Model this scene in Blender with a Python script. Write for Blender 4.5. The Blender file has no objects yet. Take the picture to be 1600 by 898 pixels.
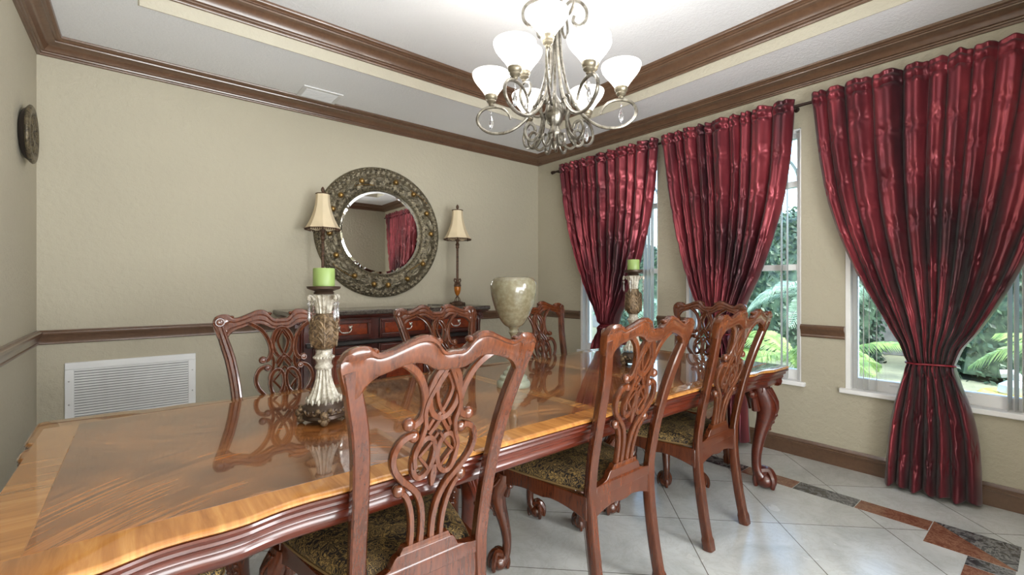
import bpy, math, random
from math import sin, cos, pi, sqrt, atan2, radians as R
from mathutils import Vector, noise
random.seed(7)
scene = bpy.context.scene
COL = scene.collection

# ------------------------------------------------------------------ camera
cam_d = bpy.data.cameras.new('camera'); cam = bpy.data.objects.new('camera', cam_d); COL.objects.link(cam)
cam.location = (0, 0, 1.25)
cam.rotation_euler = (R(90), 0, -atan2(.633, .774))
cam_d.sensor_width = 36; cam_d.lens = 710 / 1600 * 36; cam_d.clip_start = .05
cam_d.shift_y = -4 / 1600
scene.camera = cam

# ------------------------------------------------------------------ world, sun, lights, exposure
w = bpy.data.worlds.new('world'); scene.world = w; w.use_nodes = True
nt = w.node_tree; nt.nodes.clear()
wo = nt.nodes.new('ShaderNodeOutputWorld'); wb = nt.nodes.new('ShaderNodeBackground'); sk = nt.nodes.new('ShaderNodeTexSky')
sk.sky_type = 'NISHITA'; sk.sun_disc = False; sk.sun_elevation = R(50); sk.sun_rotation = R(200); sk.air_density = 1; sk.dust_density = 2
wb.inputs['Strength'].default_value = 1.9
nt.links.new(sk.outputs[0], wb.inputs[0]); nt.links.new(wb.outputs[0], wo.inputs[0])

def light(name, kind, loc, power, rot=(0, 0, 0), size=None, size_y=None, color=(1, 1, 1)):
    d = bpy.data.lights.new(name, kind); d.energy = power; d.color = color
    if kind == 'AREA':
        d.shape = 'RECTANGLE'; d.size = size; d.size_y = size_y
    elif kind == 'SUN': d.angle = R(1)
    elif size: d.shadow_soft_size = size
    o = bpy.data.objects.new(name, d); COL.objects.link(o); o.location = loc; o.rotation_euler = rot
    return o
light('sun', 'SUN', (0, 0, 6), 8.0, (0, R(-38), R(12)), color=(1, .96, .88))
light('fill_up_rear', 'AREA', (.9, -1.9, .8), 250, (R(138), 0, 0), 2.6, 1.5, (.94, .98, 1))  # added fill lamp behind the camera, aimed up to lift the soffits
light('fill_left_wall', 'AREA', (2.1, -1.1, 1.7), 130, (R(93), 0, R(76)), 1.2, 1.2, (.98, .98, 1))  # unseen fill lamp added to brighten the left wall
scene.view_settings.view_transform = 'Standard'; scene.view_settings.look = 'None'
scene.view_settings.gamma = 1; scene.view_settings.use_curve_mapping = False
scene.view_settings.exposure = -0.2

# ------------------------------------------------------------------ helpers
def lin(c):
    return tuple(((x / 255) / 12.92 if x / 255 <= .04045 else ((x / 255 + .055) / 1.055) ** 2.4) for x in c) + (1,)

class NT:
    """tiny node helper"""
    def __init__(s, name):
        s.m = bpy.data.materials.new(name); s.m.use_nodes = True; s.t = s.m.node_tree; s.t.nodes.clear()
        s.out = s.t.nodes.new('ShaderNodeOutputMaterial'); s.b = s.t.nodes.new('ShaderNodeBsdfPrincipled')
        s.t.links.new(s.b.outputs[0], s.out.inputs[0]); s._c = None
    def n(s, k, **kw):
        x = s.t.nodes.new('ShaderNode' + k)
        for a, b in kw.items(): setattr(x, a, b)
        return x
    def l(s, a, b): s.t.links.new(a, b)
    def co(s):
        if s._c is None: s._c = s.n('TexCoord').outputs['Object']
        return s._c
    def math(s, op, a, b=None, c=None):
        x = s.n('Math', operation=op)
        for i, v in enumerate((a, b, c)):
            if v is None: continue
            if isinstance(v, (int, float)): x.inputs[i].default_value = v
            else: s.l(v, x.inputs[i])
        return x.outputs[0]
    def noise(s, scale, detail=3, rough=.5, vec=None, dist=0, st=(1, 1, 1)):
        mp = s.n('Mapping'); mp.inputs['Scale'].default_value = st; s.l(vec or s.co(), mp.inputs[0])
        x = s.n('TexNoise'); x.inputs['Scale'].default_value = scale; x.inputs['Detail'].default_value = detail
        x.inputs['Roughness'].default_value = rough; x.inputs['Distortion'].default_value = dist; s.l(mp.outputs[0], x.inputs[0])
        return x.outputs[0]
    def ramp(s, fac, stops, interp='LINEAR'):
        x = s.n('ValToRGB'); cr = x.color_ramp; cr.interpolation = interp
        while len(cr.elements) > 1: cr.elements.remove(cr.elements[-1])
        cr.elements[0].position = stops[0][0]; cr.elements[0].color = stops[0][1]
        for p, c in stops[1:]:
            e = cr.elements.new(p); e.color = c
        s.l(fac, x.inputs[0]); return x.outputs[0]
    def mix(s, fac, a, b, mode='MIX'):
        x = s.n('Mix', data_type='RGBA', blend_type=mode)
        if isinstance(fac, (int, float)): x.inputs[0].default_value = fac
        else: s.l(fac, x.inputs[0])
        for i, v in ((6, a), (7, b)):
            if isinstance(v, tuple): x.inputs[i].default_value = v
            else: s.l(v, x.inputs[i])
        return x.outputs[2]
    def bump(s, h, strength=.3, dist=.005):
        x = s.n('Bump'); x.inputs['Strength'].default_value = strength; x.inputs['Distance'].default_value = dist
        s.l(h, x.inputs['Height']); s.l(x.outputs[0], s.b.inputs['Normal'])
    def set(s, **kw):
        for k, v in kw.items():
            i = s.b.inputs[k.replace('_', ' ')]
            if isinstance(v, (int, float, tuple)): i.default_value = v
            else: s.l(v, i)
        return s

def simple(name, c, rough=.5, metal=0, var=.12, nscale=8, bump=0, bscale=60, bdist=.002, coat=0, st=(1, 1, 1), **kw):
    t = NT(name); a = lin(c); d = tuple(x * (1 - var) for x in a[:3]) + (1,); e = tuple(min(1, x * (1 + var)) for x in a[:3]) + (1,)
    t.set(Base_Color=t.ramp(t.noise(nscale, st=st), [(.3, d), (.7, e)]), Roughness=rough, Metallic=metal)
    if coat: t.set(Coat_Weight=coat, Coat_Roughness=.06)
    if bump: t.bump(t.noise(bscale, 4), bump, bdist)
    if kw: t.set(**kw)
    return t.m

def wood(name, c1, c2, rough=.25, coat=.7, axis=(12, 12, 1.2), scale=2.5, croug=.06, metal=0):
    t = NT(name); f = t.noise(scale, 6, .6, dist=1.2, st=axis)
    g = t.noise(scale * 9, 3, .5, st=axis)
    col = t.ramp(f, [(.3, lin(c1)), (.72, lin(c2))])
    col = t.mix(.35, col, t.ramp(g, [(.35, lin(c1)), (.65, lin(c2))]))
    t.set(Base_Color=col, Roughness=rough, Coat_Weight=coat, Coat_Roughness=croug)
    t.bump(g, .06, .001)
    return t.m

def link(name, me, mats, parent=None, bevel=0, smooth=True, subsurf=0, bseg=2):
    for m in (mats if isinstance(mats, (list, tuple)) else [mats]): me.materials.append(m)
    o = bpy.data.objects.new(name, me); COL.objects.link(o)
    if parent is not None: o.parent = parent
    if smooth:
        me.polygons.foreach_set('use_smooth', [True] * len(me.polygons))
        try: me.set_sharp_from_angle(angle=R(38))
        except Exception: pass
    if bevel:
        b = o.modifiers.new('bevel', 'BEVEL'); b.width = bevel; b.segments = bseg; b.limit_method = 'ANGLE'; b.angle_limit = R(40); b.harden_normals = False
    if subsurf:
        b = o.modifiers.new('sub', 'SUBSURF'); b.levels = subsurf; b.render_levels = subsurf
    return o

def cr(pts, n=6, closed=False):
    """Catmull-Rom through points of any dimension"""
    P = [Vector(p) for p in pts]; out = []; L = len(P)
    rng = range(L if closed else L - 1)
    for i in rng:
        if closed: a, b, c, d = P[(i - 1) % L], P[i], P[(i + 1) % L], P[(i + 2) % L]
        else: a, b, c, d = P[max(i - 1, 0)], P[i], P[i + 1], P[min(i + 2, L - 1)]
        for k in range(n):
            t = k / n
            out.append(.5 * ((2 * b) + (c - a) * t + (2 * a - 5 * b + 4 * c - d) * t * t + (3 * b - a - 3 * c + d) * t ** 3))
    if not closed: out.append(P[-1].copy())
    return out

def interp(tab, x):
    if x <= tab[0][0]: return tab[0][1]
    for (a, b), (c, d) in zip(tab, tab[1:]):
        if x <= c: return b + (d - b) * (x - a) / (c - a)
    return tab[-1][1]
def sinterp(tab, x):
    """smooth interpolation of a table"""
    if x <= tab[0][0]: return tab[0][1]
    n = len(tab)
    for i in range(n - 1):
        if x <= tab[i + 1][0]:
            x0, y0 = tab[i]; x1, y1 = tab[i + 1]; h = x1 - x0
            m0 = (tab[i + 1][1] - tab[i - 1][1]) / (tab[i + 1][0] - tab[i - 1][0]) if i else (y1 - y0) / h
            m1 = (tab[i + 2][1] - tab[i][1]) / (tab[i + 2][0] - tab[i][0]) if i + 2 < n else (y1 - y0) / h
            t = (x - x0) / h
            return (2 * t**3 - 3 * t**2 + 1) * y0 + (t**3 - 2 * t**2 + t) * h * m0 + (-2 * t**3 + 3 * t**2) * y1 + (t**3 - t**2) * h * m1
    return tab[-1][1]

class MB:
    def __init__(s): s.v = []; s.f = []; s.mi = []
    def add(s, vs, fs, mi=0):
        k = len(s.v); s.v += [tuple(v) for v in vs]; s.f += [tuple(i + k for i in f) for f in fs]; s.mi += [mi] * len(fs); return s
    def box(s, x0, x1, y0, y1, z0, z1, mi=0):
        x0, x1 = min(x0, x1), max(x0, x1); y0, y1 = min(y0, y1), max(y0, y1); z0, z1 = min(z0, z1), max(z0, z1)
        v = [(x, y, z) for x in (x0, x1) for y in (y0, y1) for z in (z0, z1)]
        return s.add(v, [(0, 1, 3, 2), (4, 6, 7, 5), (0, 4, 5, 1), (2, 3, 7, 6), (0, 2, 6, 4), (1, 5, 7, 3)], mi)
    def rings(s, rs, mi=0, cap=True, closed=False):
        n = len(rs[0]); vs = [p for r in rs for p in r]; fs = []
        L = len(rs)
        for i in range(L if closed else L - 1):
            j = (i + 1) % L
            for k in range(n):
                q = (k + 1) % n
                fs.append((i * n + k, i * n + q, j * n + q, j * n + k))
        if cap and not closed:
            fs.append(tuple(range(n - 1, -1, -1))); fs.append(tuple((L - 1) * n + k for k in range(n)))
        return s.add(vs, fs, mi)
    def lathe(s, prof, n=24, c=(0, 0, 0), rf=None, mi=0, cap=True, sx=1, sy=1):
        rs = []
        for r, z in prof:
            ring = []
            for k in range(n):
                a = 2 * pi * k / n; rr = r * (rf(a, z) if rf else 1)
                ring.append((c[0] + rr * cos(a) * sx, c[1] + rr * sin(a) * sy, c[2] + z))
            rs.append(ring)
        return s.rings(rs, mi, cap)
    def tube(s, path, r, n=8, mi=0, sec=None, nrm=None, closed=False, cap=True):
        """sweep; r = float | list | (w, t) pairs; sec = 2D section of unit size (needs nrm)"""
        P = [Vector(p) for p in path]; L = len(P); rs = []; side = None
        for i, p in enumerate(P):
            if closed: t = P[(i + 1) % L] - P[(i - 1) % L]
            else: t = P[min(i + 1, L - 1)] - P[max(i - 1, 0)]
            if t.length < 1e-9: t = Vector((0, 0, 1))
            t.normalize()
            if nrm is not None:
                N = Vector(nrm); a = t.cross(N)
                if a.length < 1e-6: a = Vector((1, 0, 0))
                a.normalize(); b = N if sec is None else (a.cross(t)).normalized()
            else:
                if side is None:
                    side = t.cross(Vector((0, 0, 1)))
                    if side.length < 1e-3: side = t.cross(Vector((0, 1, 0)))
                side = (side - t * side.dot(t)); side.normalize(); a = side; b = t.cross(a).normalized()
            rr = r[i] if isinstance(r, (list, tuple)) and not (len(r) == 2 and sec is not None and not isinstance(r[0], (tuple, list))) else r
            if sec is not None:
                wd, th = rr if isinstance(rr, (tuple, list)) else (rr, rr)
                rs.append([p + a * (q[0] * wd) + b * (q[1] * th) for q in sec])
            else:
                if isinstance(rr, (tuple, list)):
                    rs.append([p + a * (rr[0] * cos(2 * pi * k / n)) + b * (rr[1] * sin(2 * pi * k / n)) for k in range(n)])
                else:
                    rs.append([p + (a * cos(2 * pi * k / n) + b * sin(2 * pi * k / n)) * rr for k in range(n)])
        return s.rings(rs, mi, cap, closed)
    def ball(s, c, r, n=12, m=8, sc=(1, 1, 1), mi=0):
        rs = []
        for i in range(m + 1):
            a = pi * (i + .0) / m; rr = max(sin(a), .02)
            rs.append([(c[0] + r * sc[0] * rr * cos(2 * pi * k / n), c[1] + r * sc[1] * rr * sin(2 * pi * k / n), c[2] - r * sc[2] * cos(a)) for k in range(n)])
        return s.rings(rs, mi)
    def prism(s, poly, z0, z1, mi=0, axis='z'):
        n = len(poly)
        f = {'z': lambda p, h: (p[0], p[1], h), 'y': lambda p, h: (p[0], h, p[1]), 'x': lambda p, h: (h, p[0], p[1])}[axis]
        return s.add([f(p, z0) for p in poly] + [f(p, z1) for p in poly],
                     [tuple(range(n - 1, -1, -1)), tuple(range(n, 2 * n))] + [(i, (i + 1) % n, n + (i + 1) % n, n + i) for i in range(n)], mi)
    def grid(s, nu, nv, fn, mi=0):
        vs = [fn(i / nu, j / nv) for j in range(nv + 1) for i in range(nu + 1)]
        fs = [(j * (nu + 1) + i, j * (nu + 1) + i + 1, (j + 1) * (nu + 1) + i + 1, (j + 1) * (nu + 1) + i) for j in range(nv) for i in range(nu)]
        return s.add(vs, fs, mi)
    def build(s, name, mats, parent=None, **kw):
        me = bpy.data.meshes.new(name); me.from_pydata(s.v, [], s.f)
        if any(s.mi): me.polygons.foreach_set('material_index', s.mi)
        me.update(); me.validate()
        if kw.pop('fixn', True):
            import bmesh
            bm = bmesh.new(); bm.from_mesh(me); bmesh.ops.recalc_face_normals(bm, faces=bm.faces); bm.to_mesh(me); bm.free()
        return link(name, me, mats, parent, **kw)

def thing(name, label, cat, loc=(0, 0, 0), rz=0, group=None):
    o = bpy.data.objects.new(name, None); COL.objects.link(o); o.empty_display_size = .1
    o.location = loc; o.rotation_euler = (0, 0, rz); return tag(o, label, cat, group)
def tag(o, label, cat, group=None):
    o['label'] = label; o['category'] = cat
    if group: o['group'] = group
    return o
def struct(o): o['kind'] = 'structure'; return o
def dup(root, loc, rz, label, group=None):
    r = root.copy(); COL.objects.link(r); r.location = loc; r.rotation_euler = (0, 0, rz); r['label'] = label
    if group: r['group'] = group
    for ch in list(root.children):
        c = ch.copy(); COL.objects.link(c); c.parent = r
        for g in list(ch.children):
            d = g.copy(); COL.objects.link(d); d.parent = c
    return r
def sweep(mb, prof, path, closed=False, mi=0):
    """prof = [(out, z)], path 2D, inside at the left of the direction of travel; mitred"""
    P = [Vector(p) for p in path]; L = len(P); rs = []
    for i, p in enumerate(P):
        d0 = (P[i] - P[i - 1]).normalized() if (closed or i) else None
        d1 = (P[(i + 1) % L] - P[i]).normalized() if (closed or i < L - 1) else None
        if d0 is None: d0 = d1
        if d1 is None: d1 = d0
        n0 = Vector((-d0.y, d0.x)); n1 = Vector((-d1.y, d1.x)); m = n0 + n1; m = m / m.dot(n0) if m.length > 1e-6 else n0
        rs.append([(p.x + m.x * o, p.y + m.y * o, z) for o, z in prof])
    mb.rings(rs, mi, True, closed); return mb

# ------------------------------------------------------------------ materials
def wall_mat(name, c, bscale=26, bs=.35, bd=.006, rough=.75):
    t = NT(name); a = lin(c)
    t.set(Base_Color=t.ramp(t.noise(1.4, 3), [(.3, tuple(x * .95 for x in a[:3]) + (1,)), (.7, a)]), Roughness=rough)
    n = t.noise(bscale, 5, .6); t.bump(t.ramp(n, [(.4, (0, 0, 0, 1)), (.62, (1, 1, 1, 1))]), bs, bd); return t.m
M_wall = wall_mat('beige_plaster', (184, 177, 157))
M_ceil = wall_mat('white_texture', (238, 239, 241), 60, .35, .004)
M_cream = wall_mat('cream_plaster', (196, 190, 172))
M_trim = wood('brown_trim', (88, 64, 48), (110, 82, 62), .3, .5, (3, 3, 3), 2, .15)
M_white = simple('white_paint', (242, 242, 242), .35, var=.03)
M_whiteg = simple('white_metal_paint', (225, 226, 226), .35, var=.03)
M_grey = simple('grey_gap', (120, 122, 122), .8)
M_dark = simple('dark_gap', (25, 25, 25), .8)
M_steel = simple('satin_steel', (190, 190, 190), .3, 1)

def floor_mat():
    t = NT('travertine_tiles'); sep = t.n('SeparateXYZ'); t.l(t.co(), sep.inputs[0]); x, y = sep.outputs[0], sep.outputs[1]
    u = t.math('DIVIDE', t.math('SUBTRACT', t.math('SUBTRACT', x, y), .915), .725)
    v = t.math('DIVIDE', t.math('SUBTRACT', t.math('ADD', x, y), 3.555), .715)
    def edge(q):
        f = t.math('FRACT', q); return t.math('MINIMUM', f, t.math('SUBTRACT', 1, f))
    e = t.math('MINIMUM', edge(u), edge(v)); g = t.math('LESS_THAN', e, .0042)
    cb = t.n('CombineXYZ'); t.l(t.math('FLOOR', u), cb.inputs[0]); t.l(t.math('FLOOR', v), cb.inputs[1])
    wn = t.n('TexWhiteNoise'); t.l(cb.outputs[0], wn.inputs[0])
    base = t.ramp(t.noise(2.4, 7, .62, dist=.8), [(.25, lin((166, 169, 168))), (.5, lin((196, 199, 198))), (.72, lin((213, 216, 215)))])
    base = t.mix(t.math('MULTIPLY', wn.outputs[0], .25), base, lin((182, 174, 154)))
    vein = t.ramp(t.noise(5, 8, .7, dist=2.5), [(.46, (0, 0, 0, 1)), (.5, (1, 1, 1, 1)), (.54, (0, 0, 0, 1))])
    base = t.mix(t.math('MULTIPLY', vein, .18), base, lin((145, 138, 120)))
    t.set(Base_Color=t.mix(g, base, lin((105, 100, 92))), Roughness=t.ramp(t.noise(6), [(.3, (.16,) * 3 + (1,)), (.8, (.3,) * 3 + (1,))]))
    t.bump(t.math('SUBTRACT', 1, g), .4, .002); return t.m
def marble(name, base, vein, sc=9, rough=.15):
    t = NT(name); v = t.ramp(t.noise(sc, 8, .7, dist=2.2), [(.44, lin(base)), (.5, lin(vein)), (.55, lin(base))])
    c = t.mix(.35, v, t.ramp(t.noise(sc * .6, 5), [(.3, lin(base)), (.8, lin(vein))])); t.set(Base_Color=c, Roughness=rough); return t.m
M_floor = floor_mat()
M_blackm = marble('black_veined_marble', (34, 36, 40), (150, 150, 150), 9)
M_redm = marble('red_marble', (112, 66, 50), (160, 120, 96), 14)

XL, XR, YB, YR = -.501, 3.737, 4.068, -.42
ZC = 2.79; OX0, OX1, OY0, OY1 = -.01, 3.23, .41, 3.24; ZT = 2.99

# floor with inlaid border
fl = MB(); fl.box(XL - .15, XR + .15, -3.1, YB + .15, -.1, 0)
def inlay(x0, x1, y0, y1, mi): fl.box(x0, x1, y0, y1, 0.0, .0012, mi)
k = 0; y = 3.56
BX0, BX1 = 3.105, 3.24
yy = .449
i = 0
while yy < 3.56:
    y1 = min(yy + .312, 3.56); inlay(BX0, BX1, yy + .002, y1 - .002, 2 if i % 2 == 0 else 1); yy = y1; i += 1
fl.prism([(2.96, .447), (3.25, .447), (2.96, .138)], 0, .0012, 2); fl.prism([(3.25, .445), (3.25, .138), (2.962, .138)], 0, .0013, 1)
xx = 2.957; i = 0
while xx > -.3:
    x1 = max(xx - (.1 if i == 0 else .312), -.3); inlay(x1 + .002, xx - .002, .142, .292, 1 if i % 2 == 0 else 2); xx = x1; i += 1
xx = BX1; i = 1
while xx > -.3:
    x1 = max(xx - .312, -.3); inlay(x1 + .002, xx - .002, 3.564, 3.70, 1 if i % 2 == 0 else 2); xx = x1; i += 1
struct(fl.build('floor', [M_floor, M_blackm, M_redm], smooth=False))

# walls
WZ0, WZ1 = .54, 2.40
WIN = [(2.42, 3.385), (1.232, 2.14), (.07, .965)]
b = MB(); T = .2
ys = [YB + T] + [v for a in WIN for v in (a[1], a[0])] + [-.62]
for a in range(0, len(ys), 2): b.box(XR, XR + T, ys[a + 1], ys[a], 0, 3.1)
for a, c in WIN:
    b.box(XR, XR + T, a, c, 0, WZ0); b.box(XR, XR + T, a, c, WZ1, 3.1)
struct(b.build('wall_right', M_wall, smooth=False))
b = MB(); b.box(XL - T, XR + T, YB, YB + T, 0, 3.1); struct(b.build('wall_back', M_wall, smooth=False))
b = MB(); b.box(XL - T, XL, -3.1, YB + T, 0, 3.1); struct(b.build('wall_left', M_wall, smooth=False))
b = MB(); b.box(2.45, XR, YR - .2, YR, 0, 3.1); b.box(XL, 2.45, YR - .2, YR, 2.45, 3.1); struct(b.build('wall_rear', M_wall, smooth=False))
b = MB(); b.box(XL - T, XR + T, -3.3, -3.1, 0, 3.1); b.box(XR, XR + T, -3.1, -.62, 0, 3.1); struct(b.build('wall_hall_added', M_wall, smooth=False))  # unseen hall walls, added to shut out sky around the fill lamps
# tray ceiling
b = MB()
b.box(XL - T, OX0, YR - .2, YB + T, ZC, 3.1); b.box(OX1, XR + T, YR - .2, YB + T, ZC, 3.1)
b.box(OX0, OX1, OY1, YB + T, ZC, 3.1); b.box(OX0, OX1, YR - .2, OY0, ZC, 3.1)
b.box(OX0, OX1, OY0, OY1, ZT, 3.12); b.box(XL - T, XR + T, -3.3, YR - .2, 2.8, 3.1)
struct(b.build('ceiling', M_ceil, smooth=False))
b = MB(); pf = [(-.001, ZC - .002), (.006, ZC - .002), (.006, ZT - .002), (-.001, ZT - .002)]
sweep(b, pf, [(OX0, OY0), (OX1, OY0), (OX1, OY1), (OX0, OY1)], True); struct(b.build('ceiling_tray_face', M_cream, smooth=False))

def crown(z0, h, p):
    raw = [(0, 0), (.1, 0), (.13, .05), (.13, .11), (.2, .13), (.22, .2), (.3, .24), (.34, .33), (.42, .45), (.52, .55), (.64, .62), (.74, .66), (.76, .73), (.84, .75), (.88, .82), (.97, .86), (1, .92), (1, 1), (0, 1)]
    return [(a * p, z0 + c * h) for a, c in raw]
b = MB(); sweep(b, crown(2.687, .105, .125), [(XL, YR), (XR, YR), (XR, YB), (XL, YB)], True); struct(b.build('trim_1', M_trim))
b = MB(); sweep(b, crown(2.868, .122, .13), [(OX0 + .006, OY0 + .006), (OX1 - .006, OY0 + .006), (OX1 - .006, OY1 - .006), (OX0 + .006, OY1 - .006)], True); struct(b.build('trim_2', M_trim))
# chair rail
def rail(name, pts):
    z0, h, p = .875, .09, .03
    raw = [(0, 0), (.25, 0), (.4, .06), (.4, .14), (.3, .2), (.4, .4), (.62, .58), (.9, .66), (1, .74), (1, .86), (.8, .92), (.55, .94), (.5, 1), (0, 1)]
    b = MB(); sweep(b, [(a * p, z0 + c * h) for a, c in raw], pts); struct(b.build(name, M_trim))
rail('trim_3', [(XR, 3.385 + .0), (XR, YB), (XL, YB), (XL, -1.5)])
rail('trim_4', [(XR, 2.14), (XR, 2.42)]); rail('trim_5', [(XR, .965), (XR, 1.232)]); rail('trim_6', [(2.45, YR), (XR, YR), (XR, .07)])
def base(name, pts):
    raw = [(0, 0), (.016, 0), (.016, .085), (.024, .088), (.024, .098), (.018, .102), (.02, .112), (.012, .12), (.006, .128), (0, .128)]
    b = MB(); sweep(b, raw, pts); struct(b.build(name, M_trim))
base('baseboard_right', [(2.45, YR), (XR, YR), (XR, YB - .0)]); base('baseboard_back', [(XR, YB), (XL, YB)]); base('baseboard_left', [(XL, YB), (XL, -1.5)])

# windows
def glass_mat():
    t = NT('window_glass'); tr = t.n('BsdfTransparent'); gl = t.n('BsdfGlossy'); gl.inputs['Roughness'].default_value = .02
    tr.inputs[0].default_value = (.93, .97, .95, 1)
    fr = t.n('Fresnel'); fr.inputs[0].default_value = 1.45; mx = t.n('MixShader')
    t.l(fr.outputs[0], mx.inputs[0]); t.l(tr.outputs[0], mx.inputs[1]); t.l(gl.outputs[0], mx.inputs[2]); t.l(mx.outputs[0], t.out.inputs[0]); return t.m
M_glass = glass_mat()
def win(n, y0, y1):
    fx0, fx1 = 3.80, 3.86
    b = MB(); w_ = .05
    b.box(fx0, fx1, y0, y0 + w_, WZ0, WZ1); b.box(fx0, fx1, y1 - w_, y1, WZ0, WZ1)
    b.box(fx0, fx1, y0 + w_, y1 - w_, WZ0, WZ0 + .075); b.box(fx0, fx1, y0 + w_, y1 - w_, WZ1 - .05, WZ1)
    b.box(fx0, fx1, y0 + w_, y1 - w_, 1.36, 1.405); b.box(fx0, fx1, y0 + w_, y1 - w_, 1.985, 2.03)
    # far-side jamb lining
    b.box(XR + .004, fx0, y1 - .03, y1, WZ0, WZ1); b.box(XR + .004, fx0, y0, y0 + .012, WZ0, WZ1); b.box(XR + .004, fx0, y0, y1, WZ1 - .012, WZ1)
    f = struct(b.build('window_%d' % n, M_white, bevel=.003))
    g = MB(); g.box(3.826, 3.832, y0 + w_, y1 - w_, WZ0 + .075, WZ1 - .05); g.build('glass_pane', M_glass, f, smooth=False)
    s = MB(); s.box(XR - .03, 3.80, y0 - .03, y1 + .03, WZ0 - .028, WZ0 + .004); s.build('window_sill', M_white, f, bevel=.006)
    a = MB(); c = (y0 + y1) / 2; hw = (y1 - y0) / 2 - w_
    for rr in (.99, .5):
        a.tube([(3.846, c + hw * rr * cos(q * pi / 20), 2.03 + hw * rr * .78 * sin(q * pi / 20)) for q in range(21)], .011, 6)
    for q in (pi / 4, pi / 2, 3 * pi / 4):
        a.tube([(3.846, c + hw * .5 * cos(q), 2.03 + hw * .39 * sin(q)), (3.846, c + hw * .98 * cos(q), 2.03 + hw * .76 * sin(q))], .009, 6)
    a.build('arched_muntin', M_white, f)
    l = MB(); l.box(3.79, 3.80, c - .16, c - .04, WZ0 + .05, WZ0 + .062); l.box(3.79, 3.80, c + .1, c + .22, WZ0 + .05, WZ0 + .062); l.build('sash_lift', M_white, f, bevel=.003)
for i, (a, c) in enumerate(WIN): win(i + 1, a, c)

# vertical blind strips hanging inside the windows
def slat_mat():
    t = NT('blind_vinyl'); t.set(Base_Color=lin((228, 228, 226)), Roughness=.4); tr = t.n('BsdfTranslucent'); tr.inputs[0].default_value = lin((235, 235, 232))
    mx = t.n('MixShader'); mx.inputs[0].default_value = .5; t.l(t.b.outputs[0], mx.inputs[1]); t.l(tr.outputs[0], mx.inputs[2]); t.l(mx.outputs[0], t.out.inputs[0]); return t.m
M_slat = slat_mat()
def blind(lab, ys_, side):
    o = thing('vertical_blind', lab, 'blind', (3.768, ys_[0], WZ0 + .01), group='stacked vertical blinds in the windows')
    h = 1.82
    for q in ys_:
        b = MB(); a = R(78 if side > 0 else 100); L = .038
        b.tube([(0, q - ys_[0], .0), (0, q - ys_[0], h)], 1, sec=[(-.0022 , -L), (-.0026, 0), (-.0022, L), (.0008, L), (.0004, 0), (.0008, -L)], nrm=(sin(a) , cos(a), 0)).build('slat', M_slat, o, smooth=False)
    b = MB(); b.box(-.012, .012, -.06, ys_[-1] - ys_[0] + .06, h, h + .018); b.build('head_track', M_whiteg, o)
blind('white vertical blind slats hanging in the middle window beside the bare wall pier', [1.335, 1.375], 1)
blind('white vertical blind slats stacked at the left jamb of the nearest window', [.80, .84, .87, .905], 1)
blind('white vertical blind slats stacked at the right jamb of the nearest window', [.12, .15, .18, .205], -1)
blind('white vertical blind slats hanging in the farthest window behind its curtain', [2.50, 2.54, 2.58], 1)

# return air grille
o = thing('return_air_grille', 'large white louvred return air grille low on the back wall', 'air vent', (-.03, YB, .30))
b = MB(); W_, H_ = .345, .45; fw = .045
for (x0, x1, z0, z1) in ((-W_, W_, 0, fw), (-W_, W_, H_ - fw, H_), (-W_, -W_ + fw, fw, H_ - fw), (W_ - fw, W_, fw, H_ - fw)): b.box(x0, x1, -.014, 0, z0, z1)
b.build('frame', M_whiteg, o, bevel=.003)
b = MB()
n = 21
for k in range(n):
    z = fw + (k + .5) * (H_ - 2 * fw) / n; b.prism([(-.013, z + .0065), (-.0105, z + .0085), (-.002, z - .003), (-.012, z - .0045)], -W_ + fw, W_ - fw, axis='x')
b.build('louvres', M_whiteg, o, smooth=False)
b = MB(); b.box(-W_ + fw, W_ - fw, -.002, 0, fw, H_ - fw); b.build('backing', M_grey, o)
for sx in (-1, 1):
    for z in (.04, .18, .33): b = MB(); b.ball((sx * (W_ - .02), -.0145, z), .005, 8, 5, (1, .5, 1)); b.build('screw', M_steel, o)
# ceiling register
o = thing('ceiling_vent', 'small white ceiling register on the soffit above the back wall crown', 'air vent', (1.125, 3.83, ZC))
b = MB(); hx, hy = .15, .115
for (x0, x1, y0, y1) in ((-hx, hx, -hy, -hy + .03), (-hx, hx, hy - .03, hy), (-hx, -hx + .03, -hy + .03, hy - .03), (hx - .03, hx, -hy + .03, hy - .03)): b.box(x0, x1, y0, y1, -.009, 0)
b.build('frame', M_whiteg, o, bevel=.002)
b = MB()
for k in range(6):
    y = -hy + .04 + k * .03; b.prism([(y, -.001), (y + .003, -.001), (y + .018, -.011), (y + .015, -.011)], -hx + .03, hx - .03, axis='x')
b.build('louvres', M_whiteg, o, smooth=False)
b = MB(); b.box(-hx + .03, hx - .03, -hy + .03, hy - .03, -.001, 0); b.build('backing', M_dark, o)

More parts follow.
